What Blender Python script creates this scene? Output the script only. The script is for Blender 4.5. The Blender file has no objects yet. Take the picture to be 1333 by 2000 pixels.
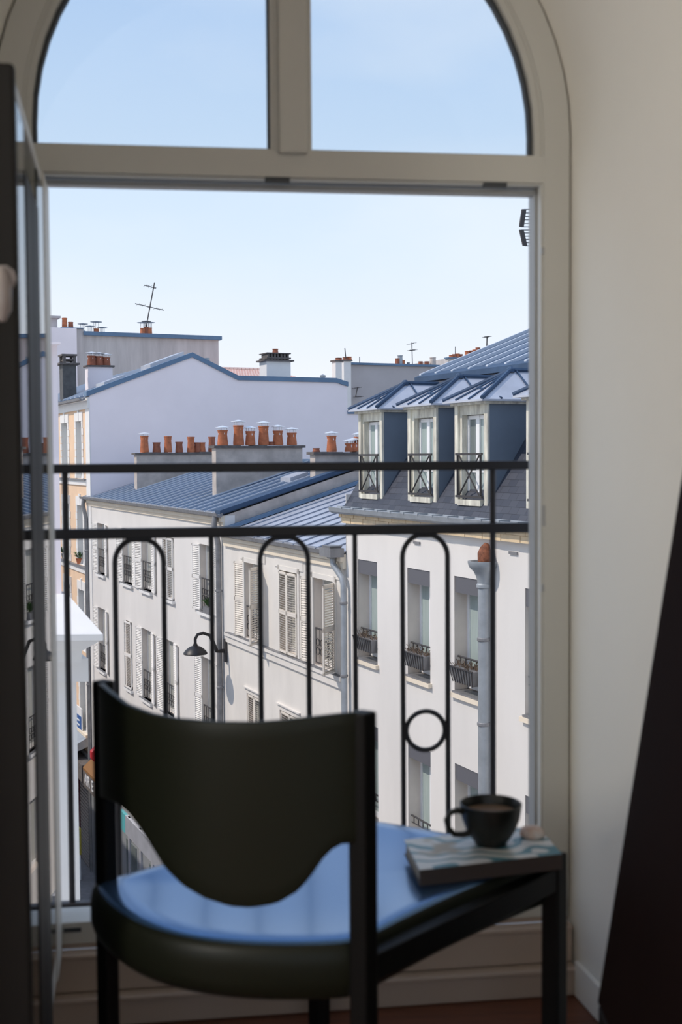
import bpy, bmesh, math, random
from mathutils import Vector as V, Matrix
random.seed(7)
sc = bpy.context.scene
# ---------------------------------------------------------------- camera
F = 2360.0; EYE = 1.14
TH = math.atan(110 / F); RO = math.atan(.007)
_r = V((1, 0, 0)); _u = V((0, math.sin(TH), math.cos(TH))); FW = V((0, math.cos(TH), -math.sin(TH)))
RT = _r * math.cos(RO) - _u * math.sin(RO); UP = _u * math.cos(RO) + _r * math.sin(RO)
CAM = V((0, 0, EYE))
cd = bpy.data.cameras.new('camera'); cam = bpy.data.objects.new('camera', cd); sc.collection.objects.link(cam)
cam.matrix_world = Matrix(((RT.x, UP.x, -FW.x, 0), (RT.y, UP.y, -FW.y, 0), (RT.z, UP.z, -FW.z, EYE), (0, 0, 0, 1)))
cd.sensor_fit = 'VERTICAL'; cd.sensor_height = 36; cd.sensor_width = 24; cd.lens = F * 36 / 2000
cd.clip_start = .05; cd.clip_end = 600
cd.dof.use_dof = True; cd.dof.focus_distance = 26; cd.dof.aperture_fstop = 5.6
sc.camera = cam
# ---------------------------------------------------------------- sky, sun, exposure
sc.view_settings.view_transform = 'Standard'; sc.view_settings.look = 'None'
sc.view_settings.exposure = .10; sc.view_settings.gamma = 1; sc.view_settings.use_curve_mapping = False
wd = bpy.data.worlds.new('sky'); sc.world = wd; wd.use_nodes = True
nt = wd.node_tree; nt.nodes.clear()
out = nt.nodes.new('ShaderNodeOutputWorld'); bg = nt.nodes.new('ShaderNodeBackground')
tc = nt.nodes.new('ShaderNodeTexCoord'); sx = nt.nodes.new('ShaderNodeSeparateXYZ')
cr = nt.nodes.new('ShaderNodeValToRGB'); mp = nt.nodes.new('ShaderNodeMapping'); nz = nt.nodes.new('ShaderNodeTexNoise')
cl = nt.nodes.new('ShaderNodeValToRGB'); mx = nt.nodes.new('ShaderNodeMixRGB')
nt.links.new(tc.outputs['Generated'], sx.inputs[0]); nt.links.new(sx.outputs['Z'], cr.inputs[0])
e = cr.color_ramp.elements
e[0].position = 0; e[0].color = (.875, .905, .965, 1)
e[1].position = 1; e[1].color = (.27, .42, .76, 1)
for p, c in ((.07, (.845, .89, .97, 1)), (.16, (.70, .82, .97, 1)), (.26, (.575, .73, .94, 1)), (.36, (.48, .65, .92, 1)), (.6, (.34, .52, .85, 1))):
    k = cr.color_ramp.elements.new(p); k.color = c
nt.links.new(tc.outputs['Generated'], mp.inputs[0]); mp.inputs['Scale'].default_value = (1.3, 1.3, 3.2); mp.inputs['Location'].default_value = (.4, .1, .35)
nt.links.new(mp.outputs[0], nz.inputs['Vector']); nz.inputs['Scale'].default_value = 2.2; nz.inputs['Detail'].default_value = 5; nz.inputs['Roughness'].default_value = .45
nt.links.new(nz.outputs['Fac'], cl.inputs[0])
cl.color_ramp.elements[0].position = .42; cl.color_ramp.elements[0].color = (0, 0, 0, 1)
cl.color_ramp.elements[1].position = .72; cl.color_ramp.elements[1].color = (.62, .62, .62, 1)
nt.links.new(cl.outputs[0], mx.inputs['Fac']); nt.links.new(cr.outputs[0], mx.inputs[1]); mx.inputs[2].default_value = (.86, .91, .985, 1)
nt.links.new(mx.outputs[0], bg.inputs[0]); bg.inputs[1].default_value = 1.0; nt.links.new(bg.outputs[0], out.inputs[0])
sd = bpy.data.lights.new('sun', 'SUN'); sun = bpy.data.objects.new('sun', sd); sc.collection.objects.link(sun)
sd.energy = 2.45; sd.angle = math.radians(.6); sd.color = (1, .90, .79)
FILL = 46.0                                                        # brightness of the added fill lamp globe
SUNDIR = V((-.87, -.16, 1.0)).normalized()
sun.rotation_euler = SUNDIR.to_track_quat('Z', 'Y').to_euler(); sun.location = (-20, 10, 30)

# ---------------------------------------------------------------- frames
A24 = math.radians(24.6)
US = V((-math.sin(A24), math.cos(A24), 0)); NS = V((math.cos(A24), math.sin(A24), 0)); ZZ = V((0, 0, 1))
DF = 9.7
def ST(s, t, z): return US * s + NS * (DF + t) + ZZ * z            # street frame: along the facades, into the buildings, up
A7 = math.radians(7.4)
WA = V((math.cos(A7), math.sin(A7), 0)); WB = V((-math.sin(A7), math.cos(A7), 0)); W0 = V((0, 2.49, 0))
def WN(a, b, z): return W0 + WA * a + WB * b + ZZ * z              # window wall frame: along it, outwards, up
def XY(x, y, z): return V((x, y, z))
def ray(px, py): return FW + RT * ((px - 666.5) / F) - UP * ((py - 1000) / F)
def hit(px, py, P, N):
    d = ray(px, py); return CAM + d * ((P - CAM).dot(N) / d.dot(N))
def fac(px, py, t=0):
    p = hit(px, py, NS * (DF + t), NS); return p.dot(US), p.z
def cross(px, py, s):                                              # point on a plane across the street at distance s -> (t, z)
    p = hit(px, py, US * s, US); return p.dot(NS) - DF, p.z
def win(px, py, b=0):
    p = hit(px, py, W0 + WB * b, WB) - W0; return p.dot(WA), p.z
def px_of(p):
    d = p - CAM; z = d.dot(FW); return 666.5 + F * d.dot(RT) / z, 1000 - F * d.dot(UP) / z

# ---------------------------------------------------------------- materials
MATS = {}
def mat(name, col, rough=.7, metal=0, noise=0, nscale=4, bump=0, bscale=60, spec=.5, col2=None, coat=0, stretch=None, ior=None):
    m = bpy.data.materials.new(name); m.use_nodes = True; t = m.node_tree; b = t.nodes['Principled BSDF']
    b.inputs['Base Color'].default_value = (*col, 1); b.inputs['Roughness'].default_value = rough; b.inputs['Metallic'].default_value = metal
    b.inputs['Specular IOR Level'].default_value = spec
    if ior: b.inputs['IOR'].default_value = ior
    if coat: b.inputs['Coat Weight'].default_value = coat; b.inputs['Coat Roughness'].default_value = .12
    g = t.nodes.new('ShaderNodeTexCoord'); mpn = t.nodes.new('ShaderNodeMapping'); t.links.new(g.outputs['Object'], mpn.inputs[0])
    if stretch: mpn.inputs['Scale'].default_value = stretch
    if noise:
        n1 = t.nodes.new('ShaderNodeTexNoise'); n1.inputs['Scale'].default_value = nscale; n1.inputs['Detail'].default_value = 6; n1.inputs['Roughness'].default_value = .6
        t.links.new(mpn.outputs[0], n1.inputs['Vector'])
        r1 = t.nodes.new('ShaderNodeValToRGB'); r1.color_ramp.elements[0].position = .32; r1.color_ramp.elements[1].position = .68
        c2 = col2 or tuple(c * (1 - noise) for c in col)
        r1.color_ramp.elements[0].color = (*c2, 1); r1.color_ramp.elements[1].color = (*col, 1)
        t.links.new(n1.outputs['Fac'], r1.inputs[0]); t.links.new(r1.outputs[0], b.inputs['Base Color'])
    if bump:
        n2 = t.nodes.new('ShaderNodeTexNoise'); n2.inputs['Scale'].default_value = bscale; n2.inputs['Detail'].default_value = 4
        bp = t.nodes.new('ShaderNodeBump'); bp.inputs['Strength'].default_value = bump; bp.inputs['Distance'].default_value = .01
        t.links.new(mpn.outputs[0], n2.inputs['Vector']); t.links.new(n2.outputs['Fac'], bp.inputs['Height']); t.links.new(bp.outputs[0], b.inputs['Normal'])
    MATS[name] = m; return m
def brick_mat(name, c1, c2, mortar, bw, bh, rough=.6, ms=.03, plane='street'):
    m = mat(name, c1, rough); t = m.node_tree; b = t.nodes['Principled BSDF']
    tx = t.nodes.new('ShaderNodeTexBrick'); g = t.nodes.new('ShaderNodeUVMap'); t.links.new(g.outputs[0], tx.inputs['Vector'])
    tx.inputs['Color1'].default_value = (*c1, 1); tx.inputs['Color2'].default_value = (*c2, 1); tx.inputs['Mortar'].default_value = (*mortar, 1)
    tx.inputs['Scale'].default_value = 1; tx.inputs['Brick Width'].default_value = bw; tx.inputs['Row Height'].default_value = bh
    tx.inputs['Mortar Size'].default_value = ms * bh; t.links.new(tx.outputs['Color'], b.inputs['Base Color'])
    bp = t.nodes.new('ShaderNodeBump'); bp.inputs['Strength'].default_value = .4; bp.inputs['Distance'].default_value = .02
    t.links.new(tx.outputs['Fac'], bp.inputs['Height']); bp.invert = True; t.links.new(bp.outputs[0], b.inputs['Normal'])
    return m
M_fcream = mat('render_cream', (.80, .765, .725), .9, noise=.09, nscale=.8, bump=.1, stretch=(1, 1, .35))
M_fold = mat('render_old_white', (.82, .775, .715), .9, noise=.13, nscale=1.1, bump=.15, stretch=(1, 1, .4))
M_reveal = mat('reveal_beige', (.78, .69, .61), .9, noise=.1, nscale=3)
M_ochre = mat('cornice_ochre', (.80, .62, .40), .85, noise=.18, nscale=6)
M_cream2 = mat('eave_cream', (.86, .75, .60), .85, noise=.1, nscale=2)
M_peach = mat('render_peach', (.87, .62, .42), .9, noise=.08, nscale=2)
M_white = mat('white_trim', (.84, .82, .79), .8, noise=.05)
M_lav = mat('render_lavender', (.97, .885, .90), .95, noise=.06, nscale=.5)
M_greyw = mat('render_grey_stained', (.62, .58, .56), .95, noise=.25, nscale=.9, stretch=(2.5, 2.5, .3))
M_greyw2 = mat('render_grey_flat', (.50, .47, .47), .95, noise=.12, nscale=.7)
M_conc = mat('concrete_weathered', (.64, .56, .50), .95, noise=.35, nscale=2.2, bump=.3)
M_cap = mat('chimney_cap_dark', (.17, .15, .14), .95, noise=.4, nscale=8, bump=.4)
M_terra = mat('terracotta', (.62, .20, .09), .8, noise=.35, nscale=7)
M_terra2 = mat('terracotta_dark', (.40, .14, .08), .8, noise=.35, nscale=7)
M_terra3 = mat('terracotta_rusty', (.34, .12, .06), .8, noise=.7, nscale=14)
M_cowl = mat('cowl_bright_zinc', (.80, .82, .85), .35, metal=.4)
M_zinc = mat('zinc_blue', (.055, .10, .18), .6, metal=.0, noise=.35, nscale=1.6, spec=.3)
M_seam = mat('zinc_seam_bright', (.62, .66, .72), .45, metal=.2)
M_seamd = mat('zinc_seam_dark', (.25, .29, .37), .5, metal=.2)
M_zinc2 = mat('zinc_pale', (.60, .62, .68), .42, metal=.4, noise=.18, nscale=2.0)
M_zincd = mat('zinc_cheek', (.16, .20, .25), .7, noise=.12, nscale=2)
M_zing = mat('zinc_grey', (.42, .45, .48), .5, metal=.4, noise=.2, nscale=5)
M_lead = mat('flashing_blue', (.13, .22, .34), .5, metal=.2, noise=.15, nscale=2)
M_gut = mat('gutter_grey', (.30, .30, .31), .55, metal=.4, noise=.3, nscale=5)
M_shut = mat('shutter_paint', (.84, .81, .77), .7, noise=.06)
M_shut2 = mat('shutter_paint_cream', (.82, .75, .66), .75, noise=.1)
M_gdark = mat('window_glass_dark', (.18, .21, .21), .1, spec=.9)
M_gcur = mat('window_glass_curtain', (.42, .50, .48), .15, spec=.8, noise=.15, nscale=6, stretch=(8, 8, .4))
M_gpale = mat('window_glass_blind', (.50, .50, .46), .3, spec=.6)
M_blind = mat('blind_box_grey', (.125, .125, .14), .6)
M_pvc = mat('pvc_white', (.87, .87, .87), .4)
M_iron = mat('wrought_iron_black', (.012, .010, .011), .45, spec=.5)
M_iron2 = mat('wrought_iron_worn', (.05, .045, .045), .6)
M_dorm = mat('dormer_peeling_paint', (.86, .83, .70), .8, noise=.6, nscale=2.6, col2=(.42, .39, .33), stretch=(3, 3, .7))
M_slate = brick_mat('slate', (.035, .042, .062), (.065, .07, .09), (.015, .017, .025), .22, .12)
M_rtile = brick_mat('red_roof_tiles', (.62, .25, .17), (.50, .20, .15), (.75, .55, .48), .3, .3, ms=.18)
M_plant = mat('plant_green', (.07, .16, .04), .7, noise=.3)
M_dry = mat('plant_dry', (.16, .11, .075), .8)
M_asph = mat('asphalt', (.13, .13, .15), .9, noise=.2, nscale=6)
M_pave = mat('pavement', (.25, .24, .24), .9, noise=.2, nscale=5)
M_shop = mat('shop_grey', (.30, .32, .34), .5, noise=.1)
M_shutm = mat('shop_shutter', (.38, .36, .34), .5, metal=.2)
M_maroon = mat('shop_maroon', (.12, .02, .03), .5)
M_teal = mat('shop_teal', (.10, .42, .45), .6)
M_navy = mat('sign_blue', (.02, .10, .33), .5)
M_yel = mat('yellow_board', (.60, .50, .08), .6, noise=.4, nscale=12)
M_red = mat('sign_red', (.55, .02, .03), .4)
M_brn = mat('awning_brown', (.25, .12, .04), .8)
M_blk = mat('car_black', (.01, .01, .012), .2, coat=.6)
# interior
M_frame = mat('window_frame_paint', (.60, .585, .53), .45, noise=.03, nscale=3)
M_rebate = mat('window_rebate_grey', (.40, .40, .39), .5)
M_gask = mat('window_gasket', (.05, .055, .06), .6)
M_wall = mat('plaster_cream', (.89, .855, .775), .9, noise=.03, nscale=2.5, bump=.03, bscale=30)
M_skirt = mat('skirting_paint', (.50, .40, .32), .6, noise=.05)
M_wood = mat('floor_mahogany', (.17, .055, .025), .4, noise=.4, nscale=5, stretch=(1, 12, 1))
M_dark = mat('dark_brown_lacquer', (.010, .004, .003), .8, noise=.2, spec=.06)
M_leafd = mat('casement_dark_edge', (.012, .011, .010), .6, spec=.3)
M_chair = mat('chair_lacquer_olive_black', (.012, .014, .008), .42, spec=.25)
M_metal = mat('chair_frame_black', (.004, .004, .004), .5, spec=.25)
M_seat = mat('chair_seat_sky_tint', (.105, .22, .42), .24, metal=.75, coat=.3)  # blue of the reflected sky is put into the base colour
M_cup = mat('stoneware_black', (.012, .012, .009), .4)
M_coffee = mat('coffee', (.20, .13, .08), .3)
M_paper = mat('page_edges', (.50, .46, .38), .9, bump=.3, bscale=200)
M_spine = mat('magazine_spine', (.06, .045, .04), .6)
M_chrome = mat('steel_plate', (.55, .56, .58), .3, metal=.9)
M_porc = mat('porcelain', (.34, .30, .29), .3)
def cover_mat():
    m = mat('magazine_cover', (.6, .6, .6), .35); t = m.node_tree; b = t.nodes['Principled BSDF']
    g = t.nodes.new('ShaderNodeTexCoord'); w = t.nodes.new('ShaderNodeTexWave'); w.wave_type = 'RINGS'; w.inputs['Scale'].default_value = 7; w.inputs['Distortion'].default_value = 16; w.inputs['Detail'].default_value = 2
    t.links.new(g.outputs['Object'], w.inputs['Vector']); r = t.nodes.new('ShaderNodeValToRGB'); t.links.new(w.outputs['Fac'], r.inputs[0])
    r.color_ramp.elements[0].color = (.05, .20, .26, 1); r.color_ramp.elements[0].position = .2; r.color_ramp.elements[1].color = (.66, .67, .66, 1); r.color_ramp.elements[1].position = .36
    n = t.nodes.new('ShaderNodeTexNoise'); n.inputs['Scale'].default_value = 9; t.links.new(g.outputs['Object'], n.inputs['Vector'])
    r2 = t.nodes.new('ShaderNodeValToRGB'); r2.color_ramp.elements[0].position = .60; r2.color_ramp.elements[1].position = .66; t.links.new(n.outputs['Fac'], r2.inputs[0])
    x = t.nodes.new('ShaderNodeMixRGB'); t.links.new(r2.outputs[0], x.inputs[0]); t.links.new(r.outputs[0], x.inputs[1]); x.inputs[2].default_value = (.32, .24, .13, 1)
    t.links.new(x.outputs[0], b.inputs['Base Color']); return m
M_cover = cover_mat()
def glass_mat():
    m = bpy.data.materials.new('window_pane_clear'); m.use_nodes = True; t = m.node_tree; t.nodes.clear()
    o = t.nodes.new('ShaderNodeOutputMaterial'); a = t.nodes.new('ShaderNodeBsdfTransparent'); g = t.nodes.new('ShaderNodeBsdfGlossy'); g.inputs['Roughness'].default_value = .01
    a.inputs[0].default_value = (.95, .97, .98, 1); f = t.nodes.new('ShaderNodeFresnel'); f.inputs[0].default_value = 1.45; x = t.nodes.new('ShaderNodeMixShader')
    t.links.new(f.outputs[0], x.inputs[0]); t.links.new(a.outputs[0], x.inputs[1]); t.links.new(g.outputs[0], x.inputs[2]); t.links.new(x.outputs[0], o.inputs[0]); return m
M_glass = glass_mat()

# ---------------------------------------------------------------- mesh builder
def children(o): return [c for c in bpy.data.objects if c.parent == o]
class MB:
    def __init__(s): s.v = []; s.f = []; s.m = []; s.uv = []
    def add(s, vs, fs, mi=0, uv=None):
        k = len(s.v); s.v += [V(p) for p in vs]
        for f in fs:
            s.f.append([k + i for i in f]); s.m.append(mi); s.uv.append([uv[i] for i in f] if uv else None)
        return s
    def box(s, fr, a0, a1, b0, b1, c0, c1, mi=0):
        vs = [fr(a, b, c) for a in (a0, a1) for b in (b0, b1) for c in (c0, c1)]
        return s.add(vs, [(0, 1, 3, 2), (4, 6, 7, 5), (0, 4, 5, 1), (2, 3, 7, 6), (0, 2, 6, 4), (1, 5, 7, 3)], mi)
    def prism(s, P, Q, mi=0, caps=True):                            # two matching loops of points
        n = len(P); fs = [(i, (i + 1) % n, n + (i + 1) % n, n + i) for i in range(n)]
        if caps: fs += [tuple(range(n)), tuple(range(2 * n - 1, n - 1, -1))]
        return s.add(list(P) + list(Q), fs, mi)
    def strip(s, loops, mi=0, closed=True, caps=False):
        n = len(loops[0]); vs = [p for l in loops for p in l]; fs = []
        for k in range(len(loops) - 1):
            for i in range(n if closed else n - 1):
                j = (i + 1) % n; fs.append((k * n + i, k * n + j, (k + 1) * n + j, (k + 1) * n + i))
        if caps: fs += [tuple(range(n)), tuple(range((len(loops) - 1) * n, len(loops) * n))]
        return s.add(vs, fs, mi)
    def tube(s, path, r, seg=8, mi=0, closed=False, sq=False):
        path = [V(p) for p in path]; n = len(path); loops = []
        rr = r if isinstance(r, (list, tuple)) else [r] * n
        for i, p in enumerate(path):
            a = path[(i - 1) % n] if (closed or i > 0) else p; b = path[(i + 1) % n] if (closed or i < n - 1) else p
            d = (b - a).normalized()
            if i == 0:
                ref = ZZ if abs(d.z) < .92 else V((1, 0, 0)); x = d.cross(ref).normalized()
            else: x = (x - d * x.dot(d)).normalized()
            y = x.cross(d).normalized()
            loops.append([p + (x * math.cos(t) + y * math.sin(t)) * rr[i] for t in [(2 * math.pi * (q + (.5 if sq else 0)) / seg) for q in range(seg)]])
        if closed: loops.append(loops[0])
        return s.strip(loops, mi, True, not closed)
    def lathe(s, c, prof, seg=24, mi=0, axis=None, sx=1):           # prof: (r, z)
        c = V(c); loops = [[c + V((math.cos(t) * r, math.sin(t) * r, z)) for t in [2 * math.pi * q / seg for q in range(seg)]] for r, z in prof]
        return s.strip(loops, mi, True, True)
    def build(s, name, mats, parent=None, loc=None, smooth=False, bevel=0, stuff=False):
        if not isinstance(mats, (list, tuple)): mats = [mats]
        if loc is None:
            if parent is not None: loc = parent.matrix_world.translation.copy() if parent.parent is None else V(parent['wl'])
            else:
                xs = [p.x for p in s.v]; ys = [p.y for p in s.v]; zs = [p.z for p in s.v]
                loc = V(((min(xs) + max(xs)) / 2, (min(ys) + max(ys)) / 2, min(zs)))
        loc = V(loc)
        me = bpy.data.meshes.new(name); me.from_pydata([tuple(p - loc) for p in s.v], [], s.f)
        for m in mats: me.materials.append(m)
        me.polygons.foreach_set('material_index', s.m)
        if any(s.uv):
            ul = me.uv_layers.new(name='UVMap'); k = 0
            for f, uvs in zip(s.f, s.uv):
                for i in range(len(f)):
                    if uvs: ul.data[k].uv = uvs[i]
                    k += 1
        b = bmesh.new(); b.from_mesh(me); bmesh.ops.recalc_face_normals(b, faces=b.faces); b.to_mesh(me); b.free()
        if smooth:
            me.polygons.foreach_set('use_smooth', [True] * len(me.polygons))
            me.set_sharp_from_angle(angle=math.radians(40))
        o = bpy.data.objects.new(name, me); sc.collection.objects.link(o)
        o['wl'] = tuple(loc)
        if parent is not None:
            pl = V(parent['wl']); o.parent = parent; o.location = loc - pl
        else: o.location = loc
        if bevel:
            md = o.modifiers.new('bevel', 'BEVEL'); md.width = bevel; md.segments = 2; md.limit_method = 'ANGLE'
        if stuff: o['kind'] = 'stuff'
        return o
def empty(name, loc):
    o = bpy.data.objects.new(name, None); sc.collection.objects.link(o); o.location = loc; o['wl'] = tuple(loc); o.empty_display_size = .2
    o.matrix_world = Matrix.Translation(V(loc)); return o
def tag(o, label=None, cat=None, group=None, kind=None):
    if label: o['label'] = label
    if cat: o['category'] = cat
    if group: o['group'] = group
    if kind: o['kind'] = kind
    return o
def holes_wall(mb, fr, s0, s1, z0, z1, holes, depth, t=0, mi=0, rmi=0):
    ss = sorted({s0, s1, *[h[0] for h in holes], *[h[1] for h in holes]}); zs = sorted({z0, z1, *[h[2] for h in holes], *[h[3] for h in holes]})
    for i in range(len(ss) - 1):
        for j in range(len(zs) - 1):
            cs = (ss[i] + ss[i + 1]) / 2; cz = (zs[j] + zs[j + 1]) / 2
            if any(h[0] < cs < h[1] and h[2] < cz < h[3] for h in holes): continue
            mb.add([fr(ss[i], t, zs[j]), fr(ss[i + 1], t, zs[j]), fr(ss[i + 1], t, zs[j + 1]), fr(ss[i], t, zs[j + 1])], [(0, 1, 2, 3)], mi)
    for a, b, c, d in holes:
        q = t + depth
        mb.add([fr(a, t, c), fr(b, t, c), fr(b, t, d), fr(a, t, d), fr(a, q, c), fr(b, q, c), fr(b, q, d), fr(a, q, d)],
               [(0, 4, 7, 3), (1, 2, 6, 5), (3, 7, 6, 2), (0, 1, 5, 4), (4, 5, 6, 7)], rmi)
def solid_behind(mb, fr, s0, s1, t0, t1, z0, z1, mi=0): mb.box(fr, s0, s1, t0, t1, z0, z1, mi)

# ================================================================ STREET GROUND
ZST = -13.9
g = MB(); g.box(ST, -30, 160, -9.5, 60, ZST - .3, ZST); tag(g.build('road', M_asph), kind='structure')
g = MB(); g.box(ST, 5, 120, -1.25, 0.2, ZST, ZST + .14); tag(g.build('sidewalk', M_pave), kind='structure')

# ================================================================ BUILDING PARTS
def sash(parent_b, s0, s1, z0, z1, t, glass, frm=M_pvc, bars=(), meeting=True, stile=.055):
    """recessed casement window; returns the window part, panes are sub-parts"""
    m = MB(); d = .05
    m.box(ST, s0, s0 + stile, t, t + d, z0, z1); m.box(ST, s1 - stile, s1, t, t + d, z0, z1)
    m.box(ST, s0, s1, t, t + d, z1 - stile, z1); m.box(ST, s0, s1, t, t + d, z0, z0 + stile * 1.7)
    mid = (s0 + s1) / 2
    if meeting: m.box(ST, mid - stile * .8, mid + stile * .8, t - .01, t + d, z0, z1)
    for zb in bars: m.box(ST, s0, s1, t + .005, t + d, zb - .015, zb + .015)
    w = m.build('window', frm, parent_b)
    for a, b in (((s0 + stile, mid), (mid, s1 - stile)) if meeting else ((s0, s1),)):
        p = MB(); p.box(ST, a, b, t + .02, t + .035, z0 + .05, z1 - .05); p.build('pane', glass, w)
    return w
def shutter_mb(hs, dirs, ang, z0, z1, w=.5, t0=-.02, th=.03):
    """louvred leaf hinged at s=hs, closed direction dirs (+1/-1 along s), opened by ang degrees outwards"""
    a = math.radians(ang); ca, sa = math.cos(a), math.sin(a)
    def fr(x, y, z):                                               # x along leaf, y thickness
        return ST(hs + dirs * (x * ca - y * sa) , t0 - x * sa - y * ca, z)
    m = MB(); st = .05
    m.box(fr, 0, st, 0, th, z0, z1); m.box(fr, w - st, w, 0, th, z0, z1)
    zm = (z0 + z1) / 2
    for c in (z0, zm, z1): m.box(fr, 0, w, 0, th, max(z0, c - .045), min(z1, c + .045))
    n = int((z1 - z0) / .052)
    for i in range(n):
        zc = z0 + .06 + (z1 - z0 - .12) * i / (n - 1)
        vs = [fr(st, 0.001, zc - .022), fr(w - st, 0.001, zc - .022), fr(w - st, th, zc + .006), fr(st, th, zc + .006),
              fr(st, 0.001, zc - .016), fr(w - st, 0.001, zc - .016), fr(w - st, th, zc + .012), fr(st, th, zc + .012)]
        m.add(vs, [(0, 1, 2, 3), (4, 5, 6, 7), (0, 1, 5, 4), (3, 2, 6, 7)])
    return m
def guard(parent, s0, s1, z0, z1, t=.04):
    m = MB(); m.tube([ST(s0, t, z1), ST(s1, t, z1)], .018, 6); m.tube([ST(s0, t, z0 + .05), ST(s1, t, z0 + .05)], .012, 6)
    n = 5
    for i in range(n + 1):
        s = s0 + (s1 - s0) * i / n; m.tube([ST(s, t, z0 + .05), ST(s, t, z1)], .009, 5)
    for i in range(n):                                             # scrolls
        c = s0 + (s1 - s0) * (i + .5) / n; q = (z0 + z1) / 2; r = abs(s1 - s0) / n * .38
        for zc in (q - r * 1.15, q + r * 1.15):
            m.tube([ST(c + r * math.cos(k * .7854), t, zc + r * math.sin(k * .7854)) for k in range(8)], .009, 4, closed=True)
    return m.build('guard_rail', M_iron2, parent)
def pot_mb(m, c, r, h, mi=0, bulge=True):
    m.lathe(c, [(r * .96, 0), (r * 1.0, h * .1), (r * .82, h * .75), (r * .88, h * .8), (r * .9, h * .93), (r * .98, h * .94), (r * .98, h), (r * .8, h), (r * .78, h * .7)], 14, mi)
def cowl_mb(m, c, r, h, mi=0, disc=1.35):
    for k in range(4):
        a = k * math.pi / 2 + .5; p = c + V((math.cos(a) * r * .8, math.sin(a) * r * .8, -.12)); q = c + V((math.cos(a) * r * .8, math.sin(a) * r * .8, h))
        m.tube([p, q], .012, 4, mi)
    m.lathe(c + ZZ * h, [(r * disc, 0), (r * disc, .012), (r * .6, .04), (.01, .06)], 14, mi)
def chimney(parent, s, t0, t1, zb, zt, th=.35, body=M_conc, cap=M_cap, pots=(), capw=.07):
    """stack across the street direction. pots: (px, py_top, width_m, cowl)"""
    m = MB(); m.box(ST, s, s + th, t0, t1, zb, zt); st = m.build('chimney_stack', body, parent)
    m = MB()
    n = max(2, int((t1 - t0) / .35)); rnd = random.Random(int(s * 10))
    for i in range(n):
        a = t0 - capw + (t1 - t0 + 2 * capw) * i / n; b = t0 - capw + (t1 - t0 + 2 * capw) * (i + 1) / n
        m.box(ST, s - capw, s + th + capw, a, b, zt - .002, zt + .07 + rnd.uniform(-.015, .02))
    m.build('chimney_cap', cap, st)
    for px, py, w, cowl, mtt in pots:
        t, z = cross(px, py, s + th / 2); c = ST(s + th / 2, t, zt + .07); h = max(.1, z - (zt + .07))
        m = MB(); pot_mb(m, c, w / 2, h); m.build('chimney_pot', mtt, st, smooth=True)
        if cowl:
            m = MB(); cowl_mb(m, c + ZZ * h, w / 2, cowl); m.build('chimney_cowl', M_cowl, st, smooth=True)
    return st
def roof_panels(parent, s0, s1, t0, t1, z0, m_, width, material, seam=.05, th=.03, edge=None):
    """standing-seam sheets running up the slope, each sheet its own part"""
    n = max(1, round(abs(s1 - s0) / width))
    for i in range(n):
        a = s0 + (s1 - s0) * i / n; b = s0 + (s1 - s0) * (i + 1) / n
        def fr(s, t, q): return ST(s, t, z0 + (t - t0) * m_ + q)
        m = MB(); m.box(fr, a, b, t0, t1, -th, 0)
        sg = 1 if b > a else -1
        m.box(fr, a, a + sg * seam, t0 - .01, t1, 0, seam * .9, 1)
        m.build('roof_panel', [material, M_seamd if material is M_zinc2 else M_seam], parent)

# ---------------------------------------------------------------- building A : right, cream with dormers
A0, A1 = 8.0, 20.97
zgA = 0.10
bA = empty('cream_building', ST(14.5, 5, ZST)); tag(bA, 'cream rendered building with three zinc-roofed dormers and grey blind boxes', 'building')
rowsA = [(-2.65, -.80), (-5.69, -3.84), (-8.73, -6.88)]
opsA = [(19.63, 20.45), (17.64, 18.45), (16.03, 16.83), (13.98, 14.78), (11.9, 12.7)]
m = MB(); holes = [(a, b, z0, z1) for a, b in opsA for z0, z1 in rowsA]
holes_wall(m, ST, A0, A1, ZST, zgA - .03, holes, .34, mi=0, rmi=1)
m.box(ST, A1 - .02, A1, 0, 9, ZST, zgA + .3); m.box(ST, A0, A0 + .02, 0, 9, ZST, zgA + .3); m.box(ST, A0, A1, 8.9, 9, ZST, zgA + .3)
m.build('wall', [M_fcream, M_reveal], bA)
for a, b in opsA:
    for k, (z0, z1) in enumerate(rowsA):
        w = sash(bA, a, b, z0 + .02, z1 - .02, .24, M_gcur, stile=.06)
        q = MB(); q.box(ST, a + .005, b - .005, .015, .24, z1 - .265, z1 - .003); q.build('blind_box', M_blind, w)
        q = MB(); q.box(ST, a - .06, b + .06, -.07, .22, z0 - .10, z0 - .03); q.box(ST, a, b, -.05, .24, z0 - .03, z0 + .003, 1); q.build('sill', [M_cream2, M_gut], w)
        q = MB(); zt = z0 + .55
        q.tube([ST(a, .07, zt), ST(b, .07, zt)], .016, 6); q.tube([ST(a, .07, zt - .12), ST(b, .07, zt - .12)], .010, 6)
        for i in range(5):
            s_ = a + (b - a) * (i + .5) / 5; q.tube([ST(s_, .07, zt - .12), ST(s_, .07, zt)], .01, 5)
        q.build('guard_rail', M_iron2, w)
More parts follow.
